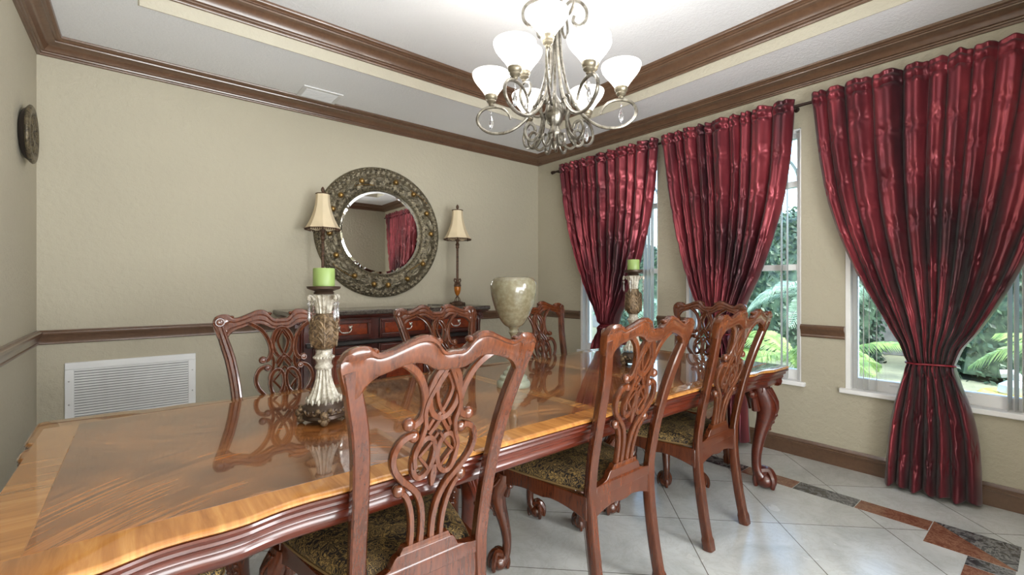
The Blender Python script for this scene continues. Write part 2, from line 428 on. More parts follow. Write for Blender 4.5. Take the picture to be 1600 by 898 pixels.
# ------------------------------------------------------------------ dining table
M_chairw = wood('cherry_wood', (50, 21, 9), (98, 47, 22), .27, .6, (9, 9, 1.1), 2.2, .1)
M_chairf = wood('carved_cherry_wood', (56, 25, 11), (108, 56, 28), .27, .55, (9, 9, 1.5), 2.2, .1)
M_apron = wood('dark_mahogany_edge', (52, 16, 8), (96, 36, 17), .3, .5, (1, 10, 10), 2, .12)
TX0, TX1, TYC = -.285, 3.06, 1.70
def veneer(name, kind):
    t = NT(name); sep = t.n('SeparateXYZ'); t.l(t.co(), sep.inputs[0]); x, y = sep.outputs[0], sep.outputs[1]
    if kind == 'band_x' or kind == 'band_y':      # cross banding: grain runs across the border
        st = (16, 1.2, 1) if kind == 'band_x' else (1.2, 16, 1)
        f = t.noise(2.0, 6, .65, dist=.6, st=st); g = t.noise(1.6, 2)
        c = t.ramp(f, [(.3, lin((134, 84, 40))), (.55, lin((176, 122, 64))), (.75, lin((204, 154, 90)))])
        c = t.mix(t.math('MULTIPLY', g, .4), c, lin((160, 104, 48)))
    else:
        # feathered crotch figure: streaks along curved lines rising from the panel's centre line
        xr = t.math('SUBTRACT', x, kind); ax = t.math('ABSOLUTE', xr)
        yy_ = t.math('SUBTRACT', y, TYC - TX0 * 0)
        q = t.math('SUBTRACT', t.math('ABSOLUTE', y), t.math('MULTIPLY', t.math('MULTIPLY', ax, ax), 1.3))
        cb = t.n('CombineXYZ'); t.l(t.math('MULTIPLY', q, 58), cb.inputs[0]); t.l(t.math('MULTIPLY', xr, 3.2), cb.inputs[1]); t.l(t.math('SIGN', y), cb.inputs[2])
        x_ = t.n('TexNoise'); x_.inputs['Scale'].default_value = 1; x_.inputs['Detail'].default_value = 5; x_.inputs['Roughness'].default_value = .6; t.l(cb.outputs[0], x_.inputs[0])
        st = t.ramp(x_.outputs[0], [(.28, (0, 0, 0, 1)), (.8, (.85, .85, .85, 1))])
        broad = t.ramp(t.noise(3.0, 3, .5, dist=.6), [(.36, (0, 0, 0, 1)), (.60, (1, 1, 1, 1))])
        m = t.math('MULTIPLY', st, t.math('ADD', t.math('MULTIPLY', broad, 1.0), .16))
        c = t.mix(m, lin((74, 34, 16)), lin((196, 126, 62)))
    t.set(Base_Color=c, Roughness=.22, Coat_Weight=1.0, Coat_Roughness=.03, Coat_IOR=1.5, Specular_IOR_Level=.3); return t.m
M_bx = veneer('honey_crossband', 'band_x'); M_by = veneer('honey_crossband_end', 'band_y')
def outline():
    # right half of the near edge mirrored; y measured from the centre line
    xs = TX1 - (TX0 + TX1) / 2; cx = (TX0 + TX1) / 2
    top = []   # quarter: from the middle of the long side to the middle of the end
    long_ = [(0, .592), (.9, .592), (1.02, .592), (1.08, .588), (1.13, .59), (1.17, .598), (1.21, .61), (1.26, .612), (1.31, .606), (1.36, .606), (1.40, .618), (1.44, .632), (1.5, .634), (1.60, .634), (xs - .012, .634)]
    end_ = [(xs, .622), (xs - .002, .5), (xs - .004, .36), (xs - .008, .325), (xs - .026, .318), (xs - .028, .29), (xs - .012, .27), (xs - .010, .21), (xs - .016, .165), (xs - .036, .15), (xs - .04, .12), (xs - .034, .10), (xs - .03, 0)]
    q = long_ + end_
    pts = [(cx + a, TYC + c) for a, c in q]
    pts += [(cx + a, TYC - c) for a, c in q[::-1][1:]]
    pts += [(cx - a, TYC - c) for a, c in q[1:]]
    pts += [(cx - a, TYC + c) for a, c in q[::-1][1:-1]]
    # drop duplicates and smooth lightly
    return pts[::-1]     # counter-clockwise
def offset(poly, d):
    n = len(poly); out = []
    for i in range(n):
        a, p, c = Vector(poly[i - 1]), Vector(poly[i]), Vector(poly[(i + 1) % n])
        t = ((p - a).normalized() + (c - p).normalized()); t = t.normalized() if t.length > 1e-6 else (c - a).normalized()
        nn = Vector((-t.y, t.x)); out.append((p.x + nn.x * d, p.y + nn.y * d))
    return out
OUT = outline()
_ar = sum(OUT[i][0] * OUT[(i + 1) % len(OUT)][1] - OUT[(i + 1) % len(OUT)][0] * OUT[i][1] for i in range(len(OUT)))
if _ar < 0: OUT = OUT[::-1]
# resample smoothly
def resample(poly, step=.012):
    out = []
    n = len(poly)
    for i in range(n):
        a, c = Vector(poly[i]), Vector(poly[(i + 1) % n]); L = (c - a).length; k = max(1, int(L / step)) if L < .2 else int(L / .03)
        for j in range(k): out.append(a.lerp(c, j / k))
    for _ in range(2):
        out = [(out[i - 1] + out[i] * 2 + out[(i + 1) % len(out)]) / 4 for i in range(len(out))]
    return [(p.x, p.y) for p in out]
OUT = resample(OUT)
tb = thing('dining_table', 'long mahogany dining table with glossy banded top and carved cabriole legs', 'table', ((TX0 + TX1) / 2, TYC, 0))
TC = Vector(((TX0 + TX1) / 2, TYC, 0))
def tl(o): o.data.transform(__import__('mathutils').Matrix.Translation(-TC)); return o
b = MB(); prof = [(.010, .760), (.004, .758), (0, .753), (0, .748), (.005, .744)]
b.rings([[(p[0], p[1], z) for p in offset(OUT, d)] for d, z in reversed(prof)])
inner = [(-.165, .725), (.808, 1.352), (1.412, 1.966), (2.044, 2.935)]
# surface: border split into its end bands and side bands, inner panels slightly proud
top = b.build('tabletop', [M_bx], tb)
top.data.transform(__import__('mathutils').Matrix.Translation(-TC))
Y0i, Y1i = TYC - .505, TYC + .505
v = MB(); e = .0004
for a, c in inner: v.box(a, c, Y0i, Y1i, .7595, .76 + e, 0)
panels = []
for i, (a, c) in enumerate(inner):
    q = MB(); q.box(a, c, Y0i, Y1i, .7590, .76 + e); o = q.build('veneer_panel', [veneer('feathered_mahogany_%d' % i, (a + c) / 2 - TC.x)], tb, smooth=False); tl(o)
    o.data.materials[0].node_tree  # object space is table-centred
for a, c in ((TX0 + .03, -.167), (.727, .806), (1.354, 1.410), (1.968, 2.042), (2.937, TX1 - .03)):
    q = MB(); q.box(a, c, Y0i, Y1i, .7590, .76 + e); tl(q.build('end_banding', [M_by], tb, smooth=False))
for sx_ in (.766, 1.382, 2.005):
    q = MB(); q.box(sx_ - .0008, sx_ + .0008, TYC - .592, TYC + .592, .7592, .7602 + e)
    tl(q.build('leaf_seam', M_apron, tb, smooth=False))
b = MB(); prof = [(.012, .7438), (.003, .742), (.001, .737), (.004, .732), (.014, .729), (.017, .722), (.015, .716), (.020, .711), (.030, .708), (.033, .700), (.031, .692), (.038, .687), (.046, .684), (.046, .676), (.042, .668), (.046, .655), (.056, .646), (.07, .643), (.09, .643), (.09, .735)]
b.rings([[(p[0], p[1], z) for p in offset(OUT, d)] for d, z in reversed(prof)])
tl(b.build('apron', M_apron, tb))

def cabriole(mb, x, y, dx, dy, H, s, carve=True, claw=True):
    """leg from z=H down to the floor, knee bulging along (dx,dy)"""
    d = Vector((dx, dy)).normalized()
    tab = [(1.0, .0, 1.25), (.94, .006, 1.3), (.86, .020, 1.28), (.76, .026, 1.15), (.64, .018, .92), (.5, .005, .72), (.36, -.004, .62), (.24, -.006, .56), (.16, -.002, .62), (.11, .008, .85)]
    offs = [(1 - a, o) for a, o, r in tab]; rad = [(1 - a, r) for a, o, r in tab]
    path = []; rs = []; N = 22
    for k in range(N + 1):
        q = k / N * .89; path.append((x + d.x * sinterp(offs, q) * s, y + d.y * sinterp(offs, q) * s, H * (1 - q))); rs.append(sinterp(rad, q) * .0255 * s)
    mb.tube(path, rs, 14)
    fx, fy = x + d.x * .020 * s, y + d.y * .020 * s
    mb.ball((fx, fy, .027 * s), .0265 * s, 14, 10, (1.12, 1.12, 1.0))
    perp = Vector((-d.y, d.x))
    for ang in (-62, 0, 62, 180):
        a = R(ang); c = d * cos(a) + perp * sin(a)
        P = [(x + d.x * .004 * s + c.x * .006 * s, y + d.y * .004 * s + c.y * .006 * s, H * .13 + .012 * s),
             (fx + c.x * .012 * s, fy + c.y * .012 * s, .058 * s), (fx + c.x * .026 * s, fy + c.y * .026 * s, .042 * s),
             (fx + c.x * .030 * s, fy + c.y * .030 * s, .022 * s), (fx + c.x * .027 * s, fy + c.y * .027 * s, .006 * s)]
        mb.tube(cr(P, 4), [(.0120 - .0055 * k / 16) * s for k in range(17)], 7)
    if carve:      # acanthus relief over the knee
        for side in (-1, 0, 1):
            for jj in range(3):
                P = []
                for k in range(7):
                    q = .03 + k / 6 * (.40 - .07 * jj); aa = side * (.25 + .38 * (1 - k / 6)) * (1 + jj * .5)
                    rr = sinterp(rad, q) * .0255 * s * 1.02; o_ = sinterp(offs, q) * s; c = d * cos(aa) + perp * sin(aa)
                    P.append((x + d.x * o_ + c.x * rr, y + d.y * o_ + c.y * rr, H * (1 - q)))
                if side == 0 and jj: continue
                mb.tube(P, [.0055 * s * (1 - .7 * abs(k / 6 - .4)) for k in range(7)], 6)
                mb.ball(P[-1], .0065 * s, 8, 6)
    return mb
def bracket(mb, x, y, ux, uy, H, s):
    # scrolled ear beside the knee, spreading under the apron
    P = cr([(x + ux * .02 * s, y + uy * .02 * s, H - .10 * s), (x + ux * .035 * s, y + uy * .035 * s, H - .055 * s), (x + ux * .058 * s, y + uy * .058 * s, H - .03 * s), (x + ux * .085 * s, y + uy * .085 * s, H - .012 * s)], 4)
    mb.tube(P, [(.016 - .001 * k) * s for k in range(len(P))], 8); mb.ball(P[7], .017 * s, 8, 6)
legs = [(TX0 + .12, TYC - .5, -1, -1), (TX0 + .12, TYC + .5, -1, 1), (TX1 - .105, TYC - .49, 1, -1), (TX1 - .105, TYC + .49, 1, 1), (.97, TYC - .25, 0, -1), (.97, TYC + .25, 0, 1)]
for x, y, dx, dy in legs:
    b = MB(); cabriole(b, x, y, dx, dy, .645, 1.9)
    if dx: bracket(b, x, y, -dx, 0, .645, 1.6); bracket(b, x, y, 0, -dy, .645, 1.6)
    else: bracket(b, x, y, -1, 0, .645, 1.5); bracket(b, x, y, 1, 0, .645, 1.5)
    b.box(x - .045, x + .045, y - .045, y + .045, .60, .66)
    tl(b.build('leg', M_apron, tb))

# ------------------------------------------------------------------ dining chairs (front = +y, origin at the rear feet)
def fabric():
    t = NT('damask_fabric'); v = t.n('TexVoronoi'); v.inputs['Scale'].default_value = 24
    nz = t.n('TexNoise'); nz.inputs['Scale'].default_value = 34; nz.inputs['Detail'].default_value = 2; t.l(t.co(), nz.inputs[0])
    mv = t.n('VectorMath', operation='MULTIPLY_ADD'); t.l(nz.outputs['Color'], mv.inputs[0]); mv.inputs[1].default_value = (.05,) * 3; t.l(t.co(), mv.inputs[2])
    t.l(mv.outputs[0], v.inputs['Vector'])
    rings = t.math('SINE', t.math('MULTIPLY', v.outputs['Distance'], 19))
    big = t.noise(9, 2, .5); f = t.math('ADD', t.math('MULTIPLY', rings, .5), t.math('MULTIPLY', t.math('SUBTRACT', big, .5), 4.5))
    c = t.ramp(t.math('MULTIPLY', t.math('PINGPONG', f, .5), 2), [(.0, lin((26, 19, 17))), (.40, lin((30, 22, 19))), (.48, lin((108, 86, 48))), (.70, lin((162, 134, 78))), (.84, lin((104, 82, 46))), (.9, lin((34, 25, 20))), (1, lin((24, 18, 16)))])
    t.set(Base_Color=c, Roughness=.7); t.bump(f, .3, .002); return t.m
M_fab = fabric()
M_welt = simple('tan_welt', (120, 96, 60), .6)
YB_ = [(0, 0), (.2, .036), (.42, .060), (.56, .050), (.76, .008), (.95, -.045), (1.13, -.098)]
yb = lambda z: sinterp(YB_, z)
XP = [(0, .187), (.2, .184), (.45, .186), (.57, .190), (.76, .198), (.9, .214), (1.0, .238), (1.07, .256)]
xp = lambda z: sinterp(XP, z)
SEC = [(-.5, -.3), (-.36, -.48), (.36, -.48), (.5, -.3), (.5, .28), (.43, .46), (.27, .5), (.15, .30), (.09, .42), (0, .5), (-.09, .42), (-.15, .30), (-.27, .5), (-.43, .46), (-.5, .28)]
SECp = [(-.5, -.36), (-.4, -.5), (.4, -.5), (.5, -.36), (.5, .3), (.42, .46), (.26, .5), (.2, .40), (.13, .5), (-.13, .5), (-.2, .40), (-.26, .5), (-.42, .46), (-.5, .3)]
CH = [(0, 1.090, 1.040), (.02, 1.089, 1.039), (.034, 1.094, 1.040), (.045, 1.108, 1.043), (.056, 1.122, 1.049), (.075, 1.132, 1.060), (.1, 1.131, 1.066), (.13, 1.119, 1.063), (.165, 1.105, 1.052), (.190, 1.099, 1.044), (.200, 1.102, 1.038), (.212, 1.112, 1.028), (.222, 1.116, 1.012), (.232, 1.117, .99), (.240, 1.117, .984), (.250, 1.115, .988), (.260, 1.111, 1.008), (.270, 1.103, 1.036), (.277, 1.088, 1.066)]
def make_chair(label):
    t = thing('dining_chair', label, 'chair', group='carved dining chairs around the table')
    # crest
    b = MB(); rs = []; N = 72
    tt = [(x, a) for x, a, c in CH]; bt = [(x, c) for x, a, c in CH]
    cs = [(.5, .06), (.5, .2), (.36, .27), (.5, .34), (.5, .56), (.36, .63), (.5, .70), (.47, .9), (.28, 1.), (-.28, 1.), (-.5, .92), (-.52, .8), (-.36, .74), (-.42, .66), (-.44, .1), (-.3, 0), (.3, 0)]
    for k in range(N + 1):
        x = -.277 + .554 * k / N; ax = abs(x); T_, B_ = sinterp(tt, ax), sinterp(bt, ax); th = .031
        bow = .012 * (1 - (ax / .28) ** 2)
        rs.append([(x, yb(B_ + (T_ - B_) * q) - bow + p * th, B_ + (T_ - B_) * q) for p, q in cs])
    b.rings(rs)
    for s in (-1, 1):      # carved ears and shoulder scrolls
        b.ball((s * .252, yb(1.085) + .016, 1.083), .020, 10, 8, (1, .4, 1))
        b.tube([(s * (.252 + .017 * cos(a / 10 * 2 * pi)), yb(1.085) + .021, 1.083 + .017 * sin(a / 10 * 2 * pi)) for a in range(10)], .0035, 6, closed=True)
        b.ball((s * .046, yb(1.1) - .012, 1.113), .011, 8, 6, (1, 1.4, .8)); b.ball((s * .203, yb(1.1) - .006, 1.103), .010, 8, 6, (1, 1.5, .7))
    b.build('crest_rail', M_chairf, t)
    # rear posts: leg below the seat, stile above
    for s in (-1, 1):
        b = MB(); zs = [0, .012, .03, .045, .06, .1, .16, .22, .28, .34, .4, .45, .5, .56, .62, .68, .74, .80, .86, .92, .97, 1.02, 1.065]
        path = []; ws = []
        for z in zs:
            path.append((s * xp(z), yb(z), z)); q = .042 if z > .4 else .037
            if z < .05: q = .047 - .004 * (z < .01)
            ws.append((q if z < .95 else q - .004 * (z > 1.0), (.040 if z < .5 else .032) + (.006 if z < .05 else 0)))
        b.tube(path, ws, sec=SECp, nrm=(0, 1, 0)); b.build('rear_post', M_chairw, t)
    # pierced splat
    b = MB(); W = .0212; TH = .0195
    def P3(pts): return [(x, yb(z) + .001, z) for x, z in pts]
    def strap(pts, w=W, both=True, n=5, th=TH, dy=0):
        for s in ((1, -1) if both else (1,)):
            c = cr([(s * x, 0, z) for x, z in pts], n); b.tube([(p.x, yb(p.z) + dy, p.z) for p in c], [(w, th)] * len(c), sec=SEC, nrm=(0, 1, 0))
    def oval(cx, cz, rx, rz, w=W, both=True, dy=0, n=28, rot=0):
        for s in ((1, -1) if both else (1,)):
            pts = []
            for k in range(n):
                a = 2 * pi * k / n; u, v_ = rx * cos(a), rz * sin(a); pts.append((s * (cx + u * cos(rot) - v_ * sin(rot)), cz + u * sin(rot) + v_ * cos(rot)))
            b.tube([(p[0], yb(p[1]) + dy, p[1]) for p in pts], [(w, TH)] * n, sec=SEC, nrm=(0, 1, 0), closed=True)
    def scroll(x, z, r=.0165):
        for s in (1, -1):
            b.ball((s * x, yb(z), z), r, 16, 10, (1, .78, 1))
            b.tube([(s * (x + r * .62 * cos(a / 12 * 2 * pi)), yb(z) + .0135, z + r * .62 * sin(a / 12 * 2 * pi)) for a in range(12)], .003, 6, closed=True)
    strap([(.138, 1.072), (.112, 1.058), (.085, 1.035), (.066, 1.004), (.054, .968), (.052, .936), (.06, .910), (.078, .897)], .020)
    scroll(.088, .902, .0175)
    strap([(.076, .872), (.092, .868), (.108, .856), (.119, .832), (.120, .806), (.110, .778), (.090, .752), (.066, .728), (.043, .702), (.027, .668), (.018, .625), (.016, .585), (.017, .548)], .0185)
    scroll(.070, .866, .016)
    oval(0, .976, .043, .070, both=False, w=.0185)
    strap([(0, 1.052), (-.030, .995), (-.047, .955), (-.05, .925), (-.044, .890), (-.052, .852), (-.064, .818), (-.058, .778)], .014, dy=-.003)
    strap([(0, 1.03), (.022, .985), (.004, .93), (-.02, .905), (-.034, .88)], .012, dy=.003)
    strap([(.0, .908), (.014, .885), (.028, .866)], .014)
    oval(.034, .800, .029, .056, w=.0172, rot=.12)
    strap([(.002, .866), (.024, .834), (.050, .806)], .010, n=4); strap([(.050, .806), (.030, .782), (.018, .764)], .010, n=4)
    strap([(.0, .775), (.004, .745), (0, .715)], .013, n=4)
    strap([(.088, .716), (.074, .702), (.060, .672), (.050, .632), (.046, .59), (.046, .548)], .0165)
    scroll(.093, .721, .0175)
    # foot and shoe of the splat
    b.rings([[(-.072 - e_, yb(z) - .011 - f_, z), (.072 + e_, yb(z) - .011 - f_, z), (.072 + e_, yb(z) + .011 + f_, z), (-.072 - e_, yb(z) + .011 + f_, z)] for z, e_, f_ in ((.556, -.004, 0), (.541, .004, 0), (.536, .006, .002))])
    b.build('splat', M_chairf, t)
    b = MB(); b.rings([[(-q, yb(z) - d, z), (q, yb(z) - d, z), (q, yb(z) + d, z), (-q, yb(z) + d, z)] for z, q, d in ((.455, .168, .016), (.492, .168, .0155), (.497, .13, .013), (.505, .105, .0125), (.53, .092, .0125), (.537, .085, .012))])
    b.build('splat_shoe', M_chairw, t, bevel=.002)
    # seat rails
    b = MB()
    def railp(p0, p1, th=.024, sc=.034, top_=.462):
        n = 20; a, c = Vector(p0), Vector(p1); d = (c - a).normalized(); nn = Vector((-d.y, d.x)) * th / 2; rs_ = []
        for k in range(n + 1):
            q = k / n; p = a.lerp(c, q); e_ = min(q, 1 - q) * 2; bz = .372 + sc * (1 - (1 - min(1, e_ * 1.3)) ** 2) - .010 * max(0, 1 - abs(e_ - .95) * 5)
            rs_.append([(p.x - nn.x, p.y - nn.y, bz), (p.x + nn.x, p.y + nn.y, bz), (p.x + nn.x, p.y + nn.y, top_), (p.x - nn.x, p.y - nn.y, top_)])
        b.rings(rs_)
    railp((-.18, .058), (.18, .058)); railp((-.262, .515), (.262, .515))
    for s in (-1, 1): railp((s * .196, .06), (s * .265, .515))
    b.build('seat_rail', M_chairw, t, bevel=.003)
    for s in (-1, 1):
        b = MB(); cabriole(b, s * .246, .496, s, 1, .43, 1.38); b.box(s * .248 - .026, s * .248 + .026, .472, .524, .38, .455)
        bracket(b, s * .248, .498, -s, 0, .41, .8); bracket(b, s * .248, .498, 0, -1, .41, .8); b.build('front_leg', M_chairw, t)
    # cushion
    def cu(u, v_, h=1):
        y = .045 + .485 * v_; hw = .198 + (.272 - .198) * v_
        return u * hw, y
    b = MB(); NN = 26; rs = []
    # outline
    def ring(ins, z):
        pts = []; c = [(-.176, .082), (.176, .082), (.280, .535), (-.280, .535)]; cen = Vector((0, .32))
        m = 16; seq = []
        for i in range(4):
            a, d = Vector(c[i]), Vector(c[(i + 1) % 4])
            for k in range(m):
                q = k / m; p = a.lerp(d, q); bul = .012 * sin(pi * q) if i in (1, 3) else .014 * sin(pi * q) * (1 if i == 2 else .0); nrm = (d - a).normalized(); nrm = Vector((nrm.y, -nrm.x)); seq.append(p + nrm * bul)
        for _ in range(2): seq = [(seq[i - 1] + seq[i] * 2 + seq[(i + 1) % len(seq)]) / 4 for i in range(len(seq))]
        return [((p - cen) * (1 - ins) + cen).to_tuple() + (z,) for p in seq]
    b.rings([ring(i_, z) for i_, z in ((.05, .458), (.012, .461), (0, .470), (.0, .480), (.02, .490), (.06, .499), (.14, .508), (.28, .515), (.5, .520), (.75, .522), (.96, .523))])
    b.build('seat_cushion', M_fab, t)
    b = MB(); b.tube(ring(-.004, .4655), .0045, 6, closed=True); b.build('welt', M_welt, t)
    return t
NEARG = FARG = None
ch = make_chair('carved cherry dining chair nearest the camera, seen from behind, tapestry seat')
ch.location = (.606, 1.07, 0)
dup(ch, (1.487, 1.07, 0), 0, 'carved cherry dining chair seen from behind, middle of the three on the near side')
dup(ch, (2.262, 1.07, 0), 0, 'carved cherry dining chair seen from behind, farthest right on the near side')
dup(ch, (.527, 2.33, 0), pi, 'carved cherry dining chair facing us, left of the sideboard near the white grille')
dup(ch, (1.39, 2.33, 0), pi, 'carved cherry dining chair facing us, in front of the sideboard drawers')
dup(ch, (2.19, 2.33, 0), pi, 'carved cherry dining chair facing us, half hidden behind the stone vase')
dup(ch, (-.362, 1.70, 0), -pi / 2, 'carved cherry dining chair at the near left end, seat just under the table edge')
dup(ch, (3.20, 1.70, 0), pi / 2, 'carved cherry dining chair at the far end of the table before the middle window')

# ------------------------------------------------------------------ sideboard
M_sb = wood('dark_cherry_case', (44, 14, 9), (88, 32, 18), .28, .6, (10, 10, 1.2), 2)
M_burl = wood('burl_mahogany', (70, 20, 8), (150, 62, 26), .22, .8, (3, 3, 3), 5)
M_blackt = simple('black_moulding', (24, 20, 19), .3, coat=.5)
M_top = marble('dark_marble_top', (40, 34, 30), (110, 100, 92), 22, .12)
M_silver = simple('antique_silver', (205, 200, 190), .28, .9, var=.2, nscale=60)
SBX0, SBX1, SBY0 = .875, 2.585, 3.60
o = thing('sideboard', 'dark cherry sideboard with black marble top, silver pulls and fluted corner columns', 'sideboard', ((SBX0 + SBX1) / 2, 4.04, 0))
OX, OY = (SBX0 + SBX1) / 2, 4.04
x0, x1, yf = SBX0 - OX, SBX1 - OX, SBY0 - OY
b = MB(); b.box(x0 + .02, x1 - .02, yf + .03, 0, .11, .985); b.box(x0 - .0, x1 + .0, yf - .005, 0, .06, .12); b.build('body', M_sb, o, bevel=.004)
b = MB()
pr = [(0, .985), (.012, .985), (.02, .995), (.035, 1.003), (.038, 1.012), (0, 1.012)]
sweep(b, [(-a, z) for a, z in pr], [(x0 + .0, 0), (x0 + .0, yf), (x1, yf), (x1, 0)]); b.build('cornice', M_sb, o)
b = MB(); b.box(x0 - .05, x1 + .05, yf - .05, .015, 1.014, 1.05); b.build('marble_top', M_top, o, bevel=.008, bseg=3)
for s in (-1, 1):
    b = MB(); cxx = (x0 + .045) if s < 0 else (x1 - .045)
    b.box(cxx - .04, cxx + .04, yf - .0, yf + .1, .12, .16); b.box(cxx - .04, cxx + .04, yf, yf + .1, .93, .985)
    b.lathe([(.034, .16), (.038, .17), (.036, .18), (.033, .2), (.033, .88), (.036, .9), (.038, .92), (.036, .935)], 40, (cxx, yf + .045, 0), lambda a, z: 1 - .12 * abs(sin(a * 6)) ** 2)
    for q in (-.018, 0, .018): b.ball((cxx + q, yf - .006, .957 + abs(q) * .5), .012, 8, 6, (1, .6, 1.2))
    b.build('column', M_sb, o)
    for yy_ in (yf + .06, -.07): b = MB(); b.lathe([(.03, 0), (.045, .012), (.05, .03), (.04, .05), (.03, .06)], 16, (cxx, yy_, 0)); b.build('foot', M_sb, o)
def pframe(b, cx, cz, w_, h_, y, t_=.022, d=.012):
    for (a, c, e_, f) in ((cx - w_, cx + w_, cz + h_ - t_, cz + h_), (cx - w_, cx + w_, cz - h_, cz - h_ + t_), (cx - w_, cx - w_ + t_, cz - h_ + t_, cz + h_ - t_), (cx + w_ - t_, cx + w_, cz - h_ + t_, cz + h_ - t_)): b.box(a, c, y - d, y, e_, f)
def pull(par, cx, cz, y):
    b = MB(); P = cr([(cx - .045, y - .012, cz + .016), (cx - .047, y - .028, cz + .004), (cx - .03, y - .032, cz - .016), (cx, y - .034, cz - .020), (cx + .03, y - .032, cz - .016), (cx + .047, y - .028, cz + .004), (cx + .045, y - .012, cz + .016)], 4)
    b.tube(P, [.0042 + .0022 * (abs(k - 12) < 3) for k in range(len(P))], 8)
    for s in (-1, 1):
        b.ball((cx + s * .045, y - .010, cz + .018), .013, 10, 6, (1, .6, 1)); b.ball((cx + s * .056, y - .008, cz + .028), .007, 8, 6); b.ball((cx + s * .036, y - .008, cz + .028), .006, 8, 6)
    for q in (-.014, 0, .014): b.ball((cx + q, y - .034, cz - .019), .0068, 8, 6)
    b.build('handle', M_silver, par)
for cx in (-.49, .03, .52):
    b = MB(); b.box(cx - .225, cx + .225, yf - .0, yf + .03, .815, .975); pframe(b, cx, .897, .215, .072, yf, .026, .012)
    d = b.build('drawer', M_sb, o, bevel=.004)
    b = MB(); b.box(cx - .185, cx + .185, yf - .006, yf + .002, .853, .941); b.build('burl_panel', M_burl, d, bevel=.003)
    pull(d, cx, .895, yf - .004)
b = MB(); b.prism([(yf + .03, .775), (yf - .018, .775), (yf - .022, .785), (yf - .012, .798), (yf - .004, .806), (yf + .03, .808)], x0 + .085, x1 - .085, axis='x'); b.build('waist_moulding', M_blackt, o)
for i, cx in enumerate((-.49, .03, .52)):
    b = MB(); b.box(cx - .232, cx + .232, yf + .004, yf + .03, .13, .77); pframe(b, cx, .45, .226, .31, yf + .004, .05, .014)
    d = b.build('door', M_sb, o, bevel=.005)
    b = MB(); b.box(cx - .17, cx + .17, yf - .001, yf + .006, .2, .70); b.build('burl_panel', M_burl, d, bevel=.006)
    hx_ = cx + (.205 if i == 0 else -.205)
    b = MB()
    P = cr([(hx_, yf - .012, .70), (hx_ + .004, yf - .03, .68), (hx_ - .003, yf - .034, .655), (hx_ + .003, yf - .034, .63), (hx_, yf - .014, .60)], 5); b.tube(P, .005, 8)
    for z in (.70, .655, .60): b.ball((hx_, yf - .014 - .018 * (z == .655), z), .0095, 8, 6)
    b.build('handle', M_silver, d)

# ------------------------------------------------------------------ mirror
def relief(name, hi, lo, metal=.55, sc=55, rough=.4, bs=.8):
    t = NT(name); n = t.noise(sc, 5, .7, dist=1.5); c = t.ramp(n, [(.38, lin(lo)), (.6, lin(hi))]); t.set(Base_Color=c, Roughness=rough, Metallic=metal); t.bump(n, bs, .004); return t.m
M_mf = relief('antique_pewter_carving', (142, 132, 108), (34, 29, 24)); M_gold = simple('antique_gold', (150, 120, 70), .32, .8, var=.3, nscale=30)
M_leafs = relief('pewter_leaf', (168, 160, 138), (74, 66, 54), .5, 80)
t_ = NT('mirror_silver'); t_.set(Base_Color=(.86, .87, .86, 1), Metallic=1.0, Roughness=.012); M_mirror = t_.m
MX, MZ = 1.742, 1.737
o = thing('round_wall_mirror', 'large round wall mirror in a carved pewter frame with golden fruit bosses', 'mirror', (MX, YB, MZ))
def yl(b):   # lathe axis z -> -y
    b.v = [(x, -z, y) for x, y, z in b.v]; return b
def mrf(a, z): return 1
b = MB(); prof = []
base_p = [(.385, .012), (.388, .03), (.396, .036), (.404, .030), (.412, .036), (.424, .042), (.436, .050), (.448, .046), (.462, .052), (.476, .060), (.49, .064), (.505, .062), (.52, .055), (.535, .046), (.548, .044), (.556, .050), (.566, .054), (.576, .050), (.582, .040), (.590, .038), (.598, .030), (.604, .015), (.604, .0), (.385, .0)]
N = 360; rs = []
for r_, h_ in base_p:
    ring = []
    for k in range(N):
        a = 2 * pi * k / N; hh = h_
        if .405 < r_ < .43: hh += .006 * abs(sin(a * 38))
        elif .44 < r_ < .53: hh += .010 * noise.noise(Vector((cos(a) * 14, sin(a) * 14, r_ * 30))) + .006 * sin(a * 24 + r_ * 90)
        elif .54 < r_ < .59: hh += .005 * sin(a * 70 + r_ * 160)
        ring.append((r_ * cos(a), -max(hh, .0), r_ * sin(a)))
    rs.append(ring)
b.rings(rs, closed=True); b.build('frame', M_mf, o)
b = MB(); yl(b.lathe([(.001, .004), (.363, .004), (.363, .0135), (.001, .0135)], 96)); b.build('mirror_glass', M_mirror, o, smooth=False)
b = MB(); b.rings([[(r_ * cos(2 * pi * k / 96), -h_, r_ * sin(2 * pi * k / 96)) for k in range(96)] for r_, h_ in ((.3632, .004), (.3632, .0133), (.387, .0105), (.387, .004))], closed=True); b.build('bevelled_rim', M_mirror, o, smooth=False)
for a in (115, 76, 52, 26, 2, -35, -61, -85, -101, -124, -152, -175, 143, 160):
    a_ = R(a); b = MB(); b.ball((.49 * cos(a_), -.068, .49 * sin(a_)), .0255, 14, 10); b.build('fruit_boss', M_gold, o)
for a in (95, 63, 14, -16, -48, -74, -112, -138, 168, 130, -160, 40):
    a_ = R(a); b = MB(); c = Vector((.487 * cos(a_), .487 * sin(a_))); tn = Vector((-sin(a_), cos(a_)))
    nr = Vector((cos(a_), sin(a_))); rs = []
    for k in range(9):
        q = k / 8; wv = .022 * sin(pi * min(1, q * 1.02 + .02)) + .001; m = c + tn * (-.055 + .11 * q); hh = .062 + .014 * sin(pi * q)
        rs.append([((m + nr * wv * u).x, -(hh + w2), (m + nr * wv * u).y) for u, w2 in ((-1, -.006), (-.5, .004), (0, -.001), (.5, .004), (1, -.006), (0, -.014))])
    b.rings(rs); b.build('leaf_relief', M_leafs, o)
